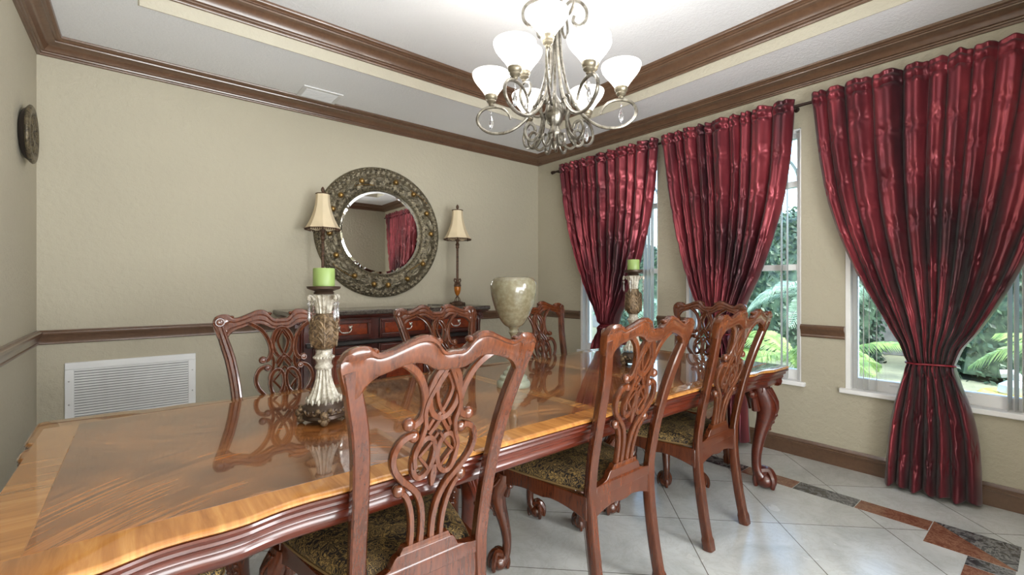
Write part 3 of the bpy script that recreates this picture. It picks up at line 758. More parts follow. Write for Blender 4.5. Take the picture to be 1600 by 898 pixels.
for a, r0 in ((103, .455), (36, .52), (-52, .455), (-146, .525)):
    b = MB()
    for k in range(12):
        a_ = R(a + k * 1.9); r_ = r0 + .004 * (k - 6) * (1 if r0 < .5 else -1); b.ball((r_ * cos(a_), -.068, r_ * sin(a_)), .0062, 8, 6)
    b.build('bead_string', M_gold, o)

# ------------------------------------------------------------------ buffet lamps
M_shade = simple('ivory_silk_shade', (222, 205, 172), .7, var=.05, Transmission_Weight=0.0)
M_fringe = simple('brown_fringe', (82, 58, 40), .7, var=.3, nscale=60)
M_bronze = relief('carved_bronze_brown', (112, 84, 64), (48, 32, 25), .35, 70); M_amber = simple('amber_glass_urn', (176, 104, 34), .2, .1, var=.35, nscale=30, coat=.6)
M_cord = simple('dark_cord', (35, 32, 30), .5)
def lamp(x, y, z0, label, rz):
    o = thing('buffet_lamp', label, 'lamp', (x, y, z0), rz, group='pair of slim buffet lamps on the sideboard')
    b = MB(); b.lathe([(.001, 0), (.072, 0), (.076, .008), (.070, .018), (.056, .022), (.05, .032), (.034, .038), (.02, .042), (.001, .042)], 48, rf=lambda a, z: 1 + (.07 * cos(a * 8) if z < .03 else 0))
    for k in range(8): a = k * pi / 4; b.ball((.066 * cos(a), .066 * sin(a), .016), .013, 8, 6, (1, 1, .9))
    for k in range(4): a = k * pi / 2 + .4; b.tube(cr([(.03 * cos(a), .03 * sin(a), .04), (.024 * cos(a), .024 * sin(a), .062), (.008 * cos(a), .008 * sin(a), .085), (.012 * cos(a), .012 * sin(a), .1)], 4), .004, 6)
    b.build('base', M_bronze, o)
    b = MB(); b.lathe([(.001, .092), (.012, .094), (.016, .102), (.024, .115), (.031, .14), (.034, .165), (.033, .18), (.028, .188), (.001, .188)], 24); b.build('amber_urn', M_amber, o)
    b = MB(); b.lathe([(.001, .183), (.036, .184), (.038, .192), (.032, .205), (.026, .215), (.03, .225), (.018, .235), (.015, .245), (.012, .25), (.0115, .56), (.013, .562), (.019, .57), (.015, .58), (.016, .59), (.022, .60), (.014, .612), (.012, .625), (.021, .64), (.024, .65), (.008, .655), (.006, .70), (.003, .98)], 20)
    for s in (-1, 1):
        P = cr([(s * .014, 0, .25), (s * .036, 0, .262), (s * .045, 0, .242), (s * .032, 0, .222), (s * .040, 0, .2), (s * .032, 0, .186)], 5); b.tube(P, .0055, 8); b.ball((s * .034, 0, .255), .009, 8, 6)
    b.build('stem', M_bronze, o)
    b = MB(); H0, H1 = .655, .940; n = 8
    rs = []
    def shr(q): return .135 - .083 * (1 - (1 - q) ** 2.1)
    for ins in (0, .0025):
        seq = []
        for k in range(13):
            q = k / 12; r_ = shr(q) - ins; ring = []
            for j in range(n * 6):
                a = 2 * pi * j / (n * 6); m = (a % (2 * pi / n)) - pi / n; ring.append((r_ * cos(pi / n) / cos(m) * cos(a), r_ * cos(pi / n) / cos(m) * sin(a), H0 + (H1 - H0) * q + (.006 * cos(a * n) if q == 0 else 0)))
            seq.append(ring)
        rs.append(seq)
    b.rings(rs[0] + rs[1][::-1], closed=True); sh = b.build('lamp_shade', M_shade, o)
    for q, zz in ((0, H0), (1, H1)):
        b = MB()
        ring = [];
        for j in range(48):
            a = 2 * pi * j / 48; m = (a % (2 * pi / n)) - pi / n; r_ = (shr(q) + .001) * cos(pi / n) / cos(m); ring.append((r_ * cos(a), r_ * sin(a), zz))
        b.tube(ring, .0042, 6, closed=True); b.build('shade_trim', M_fringe, sh)
    b = MB()
    for j in range(48):
        a = 2 * pi * j / 48; m = (a % (2 * pi / n)) - pi / n; r_ = (shr(0) - .002) * cos(pi / n) / cos(m)
        b.lathe([(.002, -.014), (.0045, -.010), (.003, -.004), (.001, .0)], 6, (r_ * cos(a), r_ * sin(a), H0))
    b.tube([((shr(0) - .003) * cos(j * pi / 24), (shr(0) - .003) * sin(j * pi / 24), H0 - .001) for j in range(48)], .003, 5, closed=True); b.build('fringe', M_fringe, sh)
    b = MB(); b.lathe([(.001, .942), (.012, .944), (.007, .952), (.013, .962), (.015, .975), (.010, .99), (.001, 1.0)], 14); b.build('finial', M_bronze, o)
    return o
lamp(2.44, 3.84, 1.0505, 'slim buffet lamp with ivory shade on the sideboard, right of the round mirror', .2)
lamp(1.15, 3.84, 1.0505, 'slim buffet lamp with ivory shade overlapping the left side of the round mirror', .5)
b = MB(); b.tube(cr([(2.36, 3.88, 1.055), (2.31, 3.84, 1.055), (2.28, 3.89, 1.056), (2.25, 4.0, 1.056), (2.22, 4.045, 1.056)], 6), .0035, 6)
tag(b.build('lamp_cord', M_cord), 'thin dark lamp cord lying on the sideboard top by the right lamp', 'cord')

# ------------------------------------------------------------------ candlesticks, candles, vase
M_cs = relief('silvered_resin', (190, 186, 174), (132, 124, 110), .15, 30, .45, .25); M_csb = relief('brown_bronze_leaf', (134, 112, 84), (62, 48, 36), .35, 60)
M_dish = simple('dark_bronze_dish', (66, 52, 42), .35, .4, var=.3); M_candle = simple('green_wax', (126, 148, 84), .45, var=.06)
def crystal_mat():
    t = NT('clear_crystal'); t.set(Base_Color=(.95, .97, 1, 1), Roughness=.03, Transmission_Weight=.92, IOR=1.5); return t.m
M_cry = crystal_mat()
def candlestick(x, y, k, label, clabel, pearl=False):
    """k stretches the height; unit heights total .474 to the dish top"""
    o = thing('candlestick', label, 'candlestick', (x, y, .7606), group='silver baluster candlesticks on the table')
    Z = lambda z: z * k
    b = MB()
    b.lathe([(.001, .014), (.066, .014), (.072, .02), (.070, .03), (.074, .036), (.072, .052), (.066, .06), (.06, .066), (.058, .075), (.001, .075)], 48)
    for j in range(24):
        a = j * 2 * pi / 24; b.ball((.073 * cos(a), .073 * sin(a), .044 + .005 * (j % 2)), .007, 6, 5)
    b.build('plinth', M_dish, o)
    b = MB()
    for j in range(4):
        a = j * pi / 2 + pi / 4 + .5; c, s = cos(a), sin(a)
        b.ball((.075 * c, .075 * s, .015), .015, 10, 8, (1, 1, 1)); b.ball((.080 * c, .080 * s, .036), .015, 10, 8)
        for q in (-.25, .25): b.ball((.078 * cos(a + q), .078 * sin(a + q), .052), .009, 8, 6); b.ball((.082 * cos(a + q * .7), .082 * sin(a + q * .7), .022), .007, 8, 6)
    P = [( .0745 * cos(j * pi / 48), .0745 * sin(j * pi / 48), .043 + .006 * sin(j * 1.1)) for j in range(96)]
    b.tube(P, .003, 5, closed=True)
    b.build('scroll_foot', M_csb, o)
    fl_ = lambda n, d: (lambda a, z: 1 - d * abs(sin(a * n / 2)) ** .8)
    b = MB(); b.lathe([(.060, Z(.075)), (.054, Z(.085)), (.044, Z(.105)), (.034, Z(.13)), (.027, Z(.155)), (.0245, Z(.18)), (.023, Z(.188))], 96, rf=fl_(16, .16))
    for j in range(16):
        a = (j + .5) * 2 * pi / 16; b.ball((.058 * cos(a), .058 * sin(a), Z(.078)), .009, 6, 6, (.6, .6, 1.3))
    b.build('fluted_skirt', M_cs, o)
    b = MB(); b.lathe([(.02, Z(.186)), (.028, Z(.188)), (.031, Z(.195)), (.028, Z(.201)), (.025, Z(.206)), (.026, Z(.214)), (.029, Z(.22)), (.033, Z(.226)), (.033, Z(.234)), (.028, Z(.24)), (.026, Z(.248)), (.028, Z(.256)), (.022, Z(.26))], 32)
    for j in range(20):
        a = j * 2 * pi / 20; b.ball((.032 * cos(a), .032 * sin(a), Z(.23)), .0055, 6, 5)
    b.build('collar', M_cs, o)
    b = MB(); b.lathe([(.022, Z(.257)), (.034, Z(.264)), (.044, Z(.28)), (.049, Z(.302)), (.048, Z(.325)), (.043, Z(.348)), (.035, Z(.370)), (.027, Z(.388))], 96, rf=lambda a, z: 1 + .05 * sin(a * 6) + .035 * sin(a * 24 + z * 160 * (1 if sin(a * 6) > 0 else -1)))
    for j in range(6):
        a = j * pi / 3 + .26
        for s in (-1, 1):
            for i_ in range(4):
                z = .275 + i_ * .02; r_ = .044 - .001 * abs(i_ - 1.5)
                P = [((r_ + .003 + .003 * q) * cos(a + s * (.04 + .36 * q)), (r_ + .003 + .003 * q) * sin(a + s * (.04 + .36 * q)), Z(z + .03 * sqrt(q))) for q in (0, .33, .66, 1)]
                b.tube(P, [.0022, .0045, .004, .0015], 5)
        b.tube([((.046 + .002) * cos(a), .048 * sin(a), Z(.27)), (.051 * cos(a), .051 * sin(a), Z(.31)), (.046 * cos(a), .046 * sin(a), Z(.35)), (.043 * cos(a), .043 * sin(a), Z(.372))], .003, 5)
    b.build('acanthus_bulb', M_csb, o)
    b = MB(); b.lathe([(.026, Z(.375)), (.0265, Z(.39)), (.029, Z(.41)), (.035, Z(.434)), (.043, Z(.449)), (.046, Z(.452)), (.038, Z(.456)), (.02, Z(.456))], 96, rf=fl_(16, .13)); b.build('fluted_neck', M_cs, o)
    b = MB(); b.lathe([(.02, Z(.455)), (.033, Z(.456)), (.036, Z(.461)), (.03, Z(.466)), (.04, Z(.470)), (.056, Z(.476)), (.058, Z(.484)), (.055, Z(.485)), (.05, Z(.480)), (.001, Z(.480))], 36); b.build('candle_dish', M_dish, o)
    for j in range(4):
        a = j * pi / 2 + .35; c, s = cos(a), sin(a)
        b = MB(); P = cr([(.040 * c, .040 * s, Z(.436)), (.050 * c, .050 * s, Z(.449)), (.061 * c, .061 * s, Z(.450)), (.064 * c, .064 * s, Z(.440)), (.058 * c, .058 * s, Z(.436))], 4); b.tube(P, .0045, 7); b.ball((.060 * c, .060 * s, Z(.442)), .007, 8, 6); h = b.build('scroll_arm', M_cs, o)
        b = MB(); zt = Z(.432)
        b.tube([(.060 * c, .060 * s, zt + .006), (.060 * c, .060 * s, zt - .008)], .0014, 5)
        b.ball((.060 * c, .060 * s, zt - .010), .0065, 8, 6); b.lathe([(.001, -.072), (.0055, -.058), (.004, -.03), (.0025, -.018), (.001, -.015)], 6, (.060 * c, .060 * s, zt)); b.build('crystal_drop', M_cry, h, smooth=False)
    cd = thing('pillar_candle', clabel, 'candle', (x, y, .7606 + Z(.480) + .0005), group='green pillar candles')
    b = MB(); b.lathe([(.001, 0), (.036, 0), (.037, .003), (.037, .066), (.035, .069), (.026, .066), (.006, .062), (.001, .062)], 36); b.build('wax', M_candle, cd)
    b = MB(); b.tube([(0, 0, .060), (.001, 0, .072)], .0012, 6); b.build('wick', M_cord, cd)
candlestick(.513, 1.70, 1.0, 'ornate silver candlestick, shorter one near the left chair, with hanging crystal drops', 'green pillar candle on the shorter candlestick in front of the mirror')
candlestick(2.36, 1.70, 1.20, 'ornate silver candlestick, taller one at the window end of the table', 'green pillar candle on the taller candlestick in front of the curtain')
t = NT('crackled_stoneware'); n1 = t.noise(7, 5, .6); n2 = t.noise(50, 4, .6)
c = t.mix(.4, t.ramp(n1, [(.3, lin((104, 96, 72))), (.7, lin((128, 124, 102)))]), t.ramp(n2, [(.4, lin((100, 90, 68))), (.65, lin((142, 138, 118)))])); t.set(Base_Color=c, Roughness=.22, Coat_Weight=.5); M_vase = t.m
M_vb = simple('pale_celadon_base', (150, 156, 138), .3, var=.15, nscale=30, coat=.4)
o = thing('stone_vase', 'tall urn vase of mottled grey-green stoneware on stepped pedestal, centre of table', 'vase', (1.40, 1.70, .7606))
b = MB(); b.lathe([(.02, .285), (.030, .287), (.045, .296), (.061, .315), (.078, .345), (.092, .38), (.102, .415), (.109, .445), (.1125, .47), (.1125, .49), (.108, .507), (.098, .519), (.085, .5265), (.078, .528), (.070, .524), (.072, .518), (.06, .51), (.001, .505)], 48); b.build('bowl', M_vase, o)
b = MB(); b.lathe([(.001, .255), (.020, .255), (.026, .262), (.022, .270), (.019, .275), (.024, .283), (.028, .288), (.001, .288)], 32)
b.lathe([(.001, .11), (.012, .112), (.018, .122), (.022, .14), (.023, .17), (.020, .2), (.014, .225), (.013, .24), (.018, .25), (.022, .256), (.001, .256)], 32); b.build('stem', M_vase, o)
b = MB(); b.lathe([(.001, 0), (.079, 0), (.081, .006), (.079, .022), (.073, .03), (.066, .032), (.066, .046), (.060, .053), (.050, .056), (.050, .068), (.044, .074), (.034, .077), (.033, .088), (.026, .095), (.018, .10), (.016, .108), (.012, .113), (.001, .113)], 8 * 6); b.build('pedestal', M_vb, o)

# ------------------------------------------------------------------ wall medallion
M_med = relief('aged_bronze', (120, 108, 84), (46, 40, 32), .4, 40); M_medd = simple('dark_bronze_back', (38, 28, 24), .5)
o = thing('wall_medallion', 'round bronze relief plaque hung high on the left wall', 'plaque', (XL, 3.60, 2.075))
def xl(b): b.v = [(z, x, y) for x, y, z in b.v]; return b
b = MB(); xl(b.lathe([(.001, .040), (.105, .040), (.11, .044), (.118, .050), (.135, .052), (.15, .050), (.157, .045), (.158, .038), (.150, .030), (.12, .027), (.001, .027)], 64)); b.build('dish', M_med, o)
b = MB()
for k in range(9):
    a = pi * .15 + k * pi / 5.2; b.ball((.045, .075 * cos(a), .075 * sin(a)), .022, 10, 8, (.55, 1, 1.3))
for k in range(5): b.ball((.043, .04 * cos(k * 1.26), .045 * sin(k * 1.26)), .02, 10, 8, (.5, 1, 1))
b.build('relief_figure', M_med, o)
b = MB(); xl(b.lathe([(.001, 0), (.10, 0), (.13, .012), (.145, .028), (.001, .028)], 48)); b.build('dark_backing', M_medd, o)

# ------------------------------------------------------------------ chandelier
M_ch = relief('champagne_silver_metal', (152, 148, 138), (96, 90, 80), .8, 14, .3, .05)
M_cup = simple('champagne_cup', (134, 126, 108), .35, .6)
def emit(name, c, s, base=(240, 238, 232)):
    t = NT(name); t.set(Base_Color=lin(base), Roughness=.3, Emission_Color=lin(c), Emission_Strength=s); return t.m
M_frost = emit('lit_frosted_glass', (255, 250, 242), 1.7); M_bulb = emit('lit_bulb', (255, 244, 225), 12)
CX, CY = 1.66, 1.68
o = thing('chandelier', 'nine-light champagne metal chandelier with frosted bell shades and crystal drops', 'chandelier', (CX, CY, 2.99))
DZ = -2.99
def pol(r_, z, a): return (r_ * cos(a), r_ * sin(a), z + DZ)
vdir = atan2(-CY, -CX)      # direction from the chandelier towards the room's near corner
b = MB(); b.lathe([(.001, 0), (.065, 0), (.066, -.008), (.05, -.02), (.02, -.03), (.008, -.04), (.001, -.04)], 32); b.build('ceiling_canopy', M_ch, o)
b = MB()
for k in range(8):
    z = -.045 - k * .026; pts = [(.0075 * cos(q * pi / 6) * (1 if k % 2 else 0), .0075 * cos(q * pi / 6) * (0 if k % 2 else 1), z + .017 * sin(q * pi / 6)) for q in range(12)]; b.tube(pts, .002, 5, closed=True)
b.build('chain', M_ch, o)
b = MB(); b.lathe([(.001, 2.745 + DZ), (.006, 2.745 + DZ), (.012, 2.73 + DZ), (.007, 2.715 + DZ), (.014, 2.69 + DZ), (.02, 2.66 + DZ), (.022, 2.62 + DZ), (.014, 2.58 + DZ), (.008, 2.56 + DZ), (.008, 2.24 + DZ), (.014, 2.22 + DZ), (.03, 2.2 + DZ), (.045, 2.17 + DZ), (.05, 2.13 + DZ), (.038, 2.09 + DZ), (.022, 2.07 + DZ), (.03, 2.05 + DZ), (.04, 2.03 + DZ), (.03, 2.005 + DZ), (.014, 1.99 + DZ), (.016, 1.975 + DZ), (.012, 1.955 + DZ), (.001, 1.945 + DZ)], 28); b.build('centre_column', M_ch, o)
def shade_at(par, r_, z, a):
    c = pol(r_, z, a); zz = c[2]
    b = MB(); b.lathe([(.001, -.006), (.010, -.004), (.014, .002), (.012, .008), (.022, .014), (.026, .02), (.024, .026), (.030, .032), (.033, .042), (.033, .05), (.026, .052), (.001, .05)], 24, (c[0], c[1], zz)); cp = b.build('cup', M_cup, par)
    b = MB(); p_ = [(.031, .048), (.036, .058), (.047, .075), (.063, .096), (.080, .117), (.092, .135), (.098, .150), (.100, .160), (.099, .164)]
    b.lathe(p_ + [(r2 - .003, z2 + .0005) for r2, z2 in p_[::-1]], 40, (c[0], c[1], zz), cap=False); 
    b.build('glass_shade', M_frost, cp)
    b = MB(); b.ball((c[0], c[1], zz + .095), .024, 12, 8, (1, 1, 1.25)); b.build('bulb', M_bulb, cp)
def drop(par, r_, z, a):
    c = pol(r_, z, a); b = MB(); b.tube([c, (c[0], c[1], c[2] - .035)], .001, 5); b.ball((c[0], c[1], c[2] - .018), .006, 8, 6)
    b.lathe([(.001, -.105), (.008, -.095), (.012, -.08), (.010, -.06), (.004, -.042), (.001, -.034)], 8, (c[0], c[1], c[2])); b.build('crystal_drop', M_cry, par, smooth=False)
strip = [(-1, -.35), (-.7, -.5), (.7, -.5), (1, -.35), (1, .35), (.7, .5), (-.7, .5), (-1, .35)]
for k in range(6):
    a = vdir + R(30) + k * pi / 3 + R(-3)
    P = cr([(.026, 0, 2.64), (.026, 0, 2.52), (.036, 0, 2.40), (.06, 0, 2.28), (.10, 0, 2.18), (.16, 0, 2.105), (.24, 0, 2.055), (.33, 0, 2.050), (.392, 0, 2.085), (.41, 0, 2.13), (.385, 0, 2.172), (.335, 0, 2.188), (.28, 0, 2.180), (.245, 0, 2.150), (.232, 0, 2.118)], 6)
    b = MB(); b.tube([pol(p.x, p.z, a) for p in P], [.0085 - .004 * max(0, (i - 66) / 18) for i in range(len(P))], 8)
    b.ball(pol(.103, 2.175, a), .013, 8, 6)
    arm = b.build('arm', M_ch, o); shade_at(arm, .335, 2.198, a); drop(arm, .335, 2.176, a)
    b = MB(); P = cr([(.022, 0, 2.60), (.040, 0, 2.66), (.075, 0, 2.712), (.125, 0, 2.715), (.162, 0, 2.675), (.160, 0, 2.62), (.125, 0, 2.59), (.095, 0, 2.61), (.1, 0, 2.64)], 5); b.tube([pol(p.x, p.z, a + R(8)) for p in P], [(.007, .010)] * len(P), sec=strip, nrm=(-sin(a + R(8)), cos(a + R(8)), 0)); b.build('crown_scroll', M_ch, o)
    a2 = a + pi / 6
    b = MB(); P = cr([(.045, 0, 2.18), (.06, 0, 2.215), (.085, 0, 2.20), (.085, 0, 2.15), (.07, 0, 2.10), (.085, 0, 2.03), (.12, 0, 1.985), (.155, 0, 1.99), (.168, 0, 2.03), (.15, 0, 2.065), (.12, 0, 2.06), (.11, 0, 2.035)], 5); b.tube([pol(p.x, p.z, a2) for p in P], [(.007, .012)] * len(P), sec=strip, nrm=(-sin(a2), cos(a2), 0))
    P = cr([(.03, 0, 2.02), (.05, 0, 1.97), (.08, 0, 1.95), (.105, 0, 1.97), (.10, 0, 2.0), (.08, 0, 2.005)], 5); b.tube([pol(p.x, p.z, a) for p in P], [(.006, .012)] * len(P), sec=strip, nrm=(-sin(a), cos(a), 0)); b.build('lower_scroll', M_ch, o)
for k in range(3):
    a = vdir + R(-9) + k * 2 * pi / 3
    P = cr([(.03, 0, 2.20), (.06, 0, 2.16), (.12, 0, 2.15), (.185, 0, 2.19), (.235, 0, 2.26), (.245, 0, 2.32), (.22, 0, 2.362), (.18, 0, 2.352), (.17, 0, 2.31), (.19, 0, 2.28)], 6)
    b = MB(); b.tube([pol(p.x, p.z, a) for p in P], [(.006, .012)] * len(P), sec=strip, nrm=(-sin(a), cos(a), 0)); arm = b.build('upper_arm', M_ch, o); shade_at(arm, .215, 2.372, a); drop(arm, .20, 2.30, a)
for k in range(6):
    a = vdir + R(27) + k * pi / 3
    light('chandelier_lamp', 'POINT', (CX + .335 * cos(a), CY + .335 * sin(a), 2.43), 4.8, size=.07, color=(1, .98, .97))

# ------------------------------------------------------------------ curtain rod and curtains
M_rod = simple('dark_bronze_rod', (56, 42, 36), .35, .6)
o = thing('curtain_rod', 'long dark bronze curtain rod running above the three windows', 'curtain rod', (3.655, 3.70, 2.535))
b = MB(); b.tube([(0, 0, 0), (0, -3.95, 0)], .011, 14); b.build('rod', M_rod, o)
b = MB(); P_ = [(0, -.005), (.014, 0), (.017, .01), (.010, .016), (.018, .026), (.02, .04), (.012, .052), (.001, .056)]
b.rings([[(r_ * cos(2 * pi * k / 16), z_, r_ * sin(2 * pi * k / 16)) for k in range(16)] for r_, z_ in P_]); b.build('finial', M_rod, o)
for yy_ in (-.02, -2.44, -3.9):
    b = MB(); b.tube([(.0, yy_, 0), (.082, yy_, 0)], .006, 8); b.ball((.078, yy_, 0), .02, 10, 6, (.3, 1, 1)); b.build('bracket', M_rod, o)
def taffeta(seed):
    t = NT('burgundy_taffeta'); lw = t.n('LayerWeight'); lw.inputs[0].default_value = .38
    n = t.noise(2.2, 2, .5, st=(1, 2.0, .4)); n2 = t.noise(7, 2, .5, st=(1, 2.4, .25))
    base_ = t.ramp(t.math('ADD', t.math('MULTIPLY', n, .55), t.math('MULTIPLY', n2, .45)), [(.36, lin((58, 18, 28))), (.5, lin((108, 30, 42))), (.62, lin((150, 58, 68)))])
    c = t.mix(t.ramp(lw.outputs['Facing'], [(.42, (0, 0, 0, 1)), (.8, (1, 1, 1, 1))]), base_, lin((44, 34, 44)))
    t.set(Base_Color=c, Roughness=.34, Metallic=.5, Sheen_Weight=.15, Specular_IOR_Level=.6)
    f = t.noise(18, 4, .6, st=(1, 1, .5)); t.bump(f, .10, .003); return t.m
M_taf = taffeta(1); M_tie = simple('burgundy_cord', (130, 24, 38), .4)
def curtain(name_lab, y0, y1, tie_y, tie_z, tie_hw, hem_z, hem_hw, flare, nfold, seed, shape=1.0):
    rnd = random.Random(seed)
    ZT_, YC = 2.585, (y0 + y1) / 2; hw0 = (y1 - y0) / 2
    o = thing('curtain', name_lab, 'curtain', (3.655, tie_y, 0), group='burgundy tied-back curtains')
    # half width profile over height
    L = ZT_ - tie_z
    prof = [(tie_z, tie_hw)] + [(tie_z + L * a, tie_hw + (hw0 - tie_hw) * c) for a, c in ((.06, .07), (.114, .18), (.30, .48), (.54, .75), (.74, .885), (.9, .96), (1, 1))]
    below = [(hem_z, hem_hw), (hem_z + (tie_z - hem_z) * .4, hem_hw * .93), (hem_z + (tie_z - hem_z) * (1 - flare), hem_hw * .80), (tie_z - .03, tie_hw * 1.06), (tie_z, tie_hw)]
    ph = [rnd.uniform(-.9, .9) for _ in range(nfold * 2 + 2)]
    wts = [rnd.uniform(.6, 1.5) for _ in range(nfold)]; tot = sum(wts); cum = [0]
    for q in wts: cum.append(cum[-1] + q / tot)
    nlow = 7; wlow = [rnd.uniform(.6, 1.15) for _ in range(nlow)]
    NU, NV = 44 * 9, 300
    pins = []
    for i in range(nfold):
        z = 2.38 - rnd.uniform(0, .22)
        while z > hem_z + .1:
            if abs(z - tie_z) > .08: pins.append((i + .5 + rnd.uniform(-.1, .1), z))
            z -= .30 + rnd.uniform(-.03, .03)
    byf = {}
    for f_, z in pins: byf.setdefault(int(f_), []).append((f_, z))
    def fold(u):
        for i in range(nfold):
            if u <= cum[i + 1] + 1e-9: return i, (u - cum[i]) / (cum[i + 1] - cum[i])
        return nfold - 1, 1
    def fn(u, v):
        z = ZT_ + (hem_z - ZT_) * (v ** 1.0)
        i, q = fold(u); s = i + q
        if z >= tie_z: hw = sinterp(prof, z)
        else: hw = sinterp(below, z)
        k = min(1, max(0, (z - tie_z) / L)) if z > tie_z else 0
        yc = tie_y + (YC - tie_y) * k
        g = hw / hw0                                   # gathering
        shift = .010 * sin(z * 3 + seed) * min(1, max(0, hw / tie_hw - 1.3))
        # fold cross-section: rounded pleats with deep narrow valleys
        amp = (.036 + .022 * (1 - g)) * (.75 + .5 * (wts[i] - .6) / .9)
        if z < tie_z: amp *= 1.15
        if z > 2.50: amp *= .8
        sh = abs(sin(pi * q)) ** .62
        sh = sh * (1 + .10 * sin(z * 4.2 + ph[i] * 5)) + .10 * sin(2 * pi * q * 2 + ph[i] * 4 + z * 1.6) * sin(pi * q)
        d = amp * 1.6 * (sh - .25)
        if z < tie_z:
            s2 = u * nlow; i2 = min(nlow - 1, int(s2)); q2 = s2 - i2; bl = min(1, (tie_z - z) / .10); bl = bl * bl * (3 - 2 * bl)
            pz_ = ((z * 3.1 + i2 * .37 + seed * .2) % 1.0)
            db = (.030 + .055 * (hw / hem_hw)) * wlow[i2] * (abs(sin(pi * q2)) ** .6 - .3) + .010 * sin(pi * q2) * sin(pi * pz_) + .008 * noise.noise(Vector((s2 * 1.5, z * 5, seed)))
            d = d * (1 - bl) + db * bl
        # pin-tuck pinches and puffs between them
        dz = dy = 0
        for jj in (i - 1, i, i + 1):
            for f_, pz in byf.get(jj, ()):
                du = (s - f_) * 1.0; dv = (z - pz) / .042
                r2 = du * du * 7 + dv * dv
                if r2 < 9:
                    e_ = math.exp(-r2 * 1.4); ang = atan2(dv, du * 2.6)
                    d -= .012 * e_ * (.6 + .4 * g ** .3); d += .004 * math.exp(-r2 * .55) * cos(ang * 6 + ph[jj % nfold] * 3) * min(1, r2 * 1.5)
                    d += .003 * math.exp(-(r2 - 3.2) ** 2 * .35)
        n_ = noise.noise(Vector((s * 1.0 + seed * 7, z * 2.6, seed))); n2_ = noise.noise(Vector((s * 3.1 + seed * 3, z * 11, 5 + seed)))
        n3 = noise.noise(Vector((s * 2.0 + z * 9 + seed, z * 16 - s, 9)))
        d += .010 * n_ + .0012 * n2_ + .0006 * n3
        # rod pocket: gathered tight round the rod with a ruffle standing above it
        if z > 2.47:
            wv = sin(u * nfold * 2 * pi * 1.0 + ph[i]) * .5 + .5
            pk = math.exp(-((z - 2.505) / .012) ** 2) + math.exp(-((z - 2.562) / .010) ** 2)
            d = d * (1 - .35 * pk) + .013 * math.exp(-((z - 2.535) / .018) ** 2) + .006 * sin(u * nfold * 6.3 * 2.3 + ph[i]) * (z > 2.48)
        if v < .06: z += (.010 * (sh - .5) + .004 * sin(s * 9)) * (1 - v / .06)
        if v > .94: z += .012 * sin(s * 2.4 + seed) * (v - .94) / .06
        tie = math.exp(-((z - tie_z) / .022) ** 2); d *= (1 - .45 * tie); d -= 0
        yv = yc + hw - 2 * hw * u + shift
        # bundle becomes round where it is gathered
        rnd_ = max(0, 1 - g * 1.6) * .05 * sqrt(max(0, 1 - (2 * u - 1) ** 2))
        if z < tie_z: rnd_ += .02 * sin(pi * u)
        return (-(.018 + d + rnd_), yv - tie_y, z)
    b = MB(); b.grid(NU, NV, fn)
    cl = b.build('cloth', M_taf, o, fixn=False)
    sd = cl.modifiers.new('thick', 'SOLIDIFY'); sd.thickness = .002; sd.offset = 0
    # short pocket run behind the rod so the cloth wraps it
    b = MB(); b.tube([(0, YC - hw0 + .01 - tie_y, 2.535), (0, YC + hw0 - .01 - tie_y, 2.535)], .0165, 10, cap=False); b.build('rod_pocket', M_taf, o)
    b = MB(); ring = []
    for k in range(48):
        a = 2 * pi * k / 48; ring.append((-.045 + .060 * -cos(a) * 1.0, (tie_hw + .004) * sin(a), tie_z + .004 * sin(a * 2 + seed)))
    b.tube(ring, .0055, 8, closed=True); b.build('tie_cord', M_tie, o)
    return o
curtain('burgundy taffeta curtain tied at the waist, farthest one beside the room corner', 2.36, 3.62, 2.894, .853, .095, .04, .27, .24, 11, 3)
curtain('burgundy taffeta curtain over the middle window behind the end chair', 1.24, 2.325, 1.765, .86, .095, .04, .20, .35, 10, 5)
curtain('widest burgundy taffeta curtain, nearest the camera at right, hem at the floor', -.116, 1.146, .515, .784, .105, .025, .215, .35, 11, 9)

# ------------------------------------------------------------------ garden outside the windows
M_grass = simple('lawn', (92, 120, 60), .9, var=.4, nscale=20); M_patio = simple('patio_mulch', (112, 116, 96), .9, var=.15)
b = MB(); b.box(3.95, 16, -8, 14, -.25, -.15); g = b.build('ground', M_patio, smooth=False); struct(g)
def leafm(name, c1, c2, tr=.35):
    t = NT(name); c = t.ramp(t.noise(9, 2), [(.3, lin(c1)), (.7, lin(c2))]); t.set(Base_Color=c, Roughness=.45)
    x = t.n('BsdfTranslucent'); t.l(c, x.inputs[0]); mx = t.n('MixShader'); mx.inputs[0].default_value = tr; t.l(t.b.outputs[0], mx.inputs[1]); t.l(x.outputs[0], mx.inputs[2]); t.l(mx.outputs[0], t.out.inputs[0]); return t.m
M_palm = leafm('palm_green', (92, 128, 66), (168, 196, 112)); M_palm2 = leafm('cool_palm_green', (84, 112, 92), (150, 176, 156)); M_hedge = leafm('dark_hedge_green', (34, 52, 42), (84, 108, 84), .2); M_trunk = simple('palm_trunk', (120, 112, 100), .9, var=.3, bump=.6, bscale=30, bdist=.01)
M_fence = simple('grey_wall', (104, 108, 110), .9, var=.2, bump=.4)
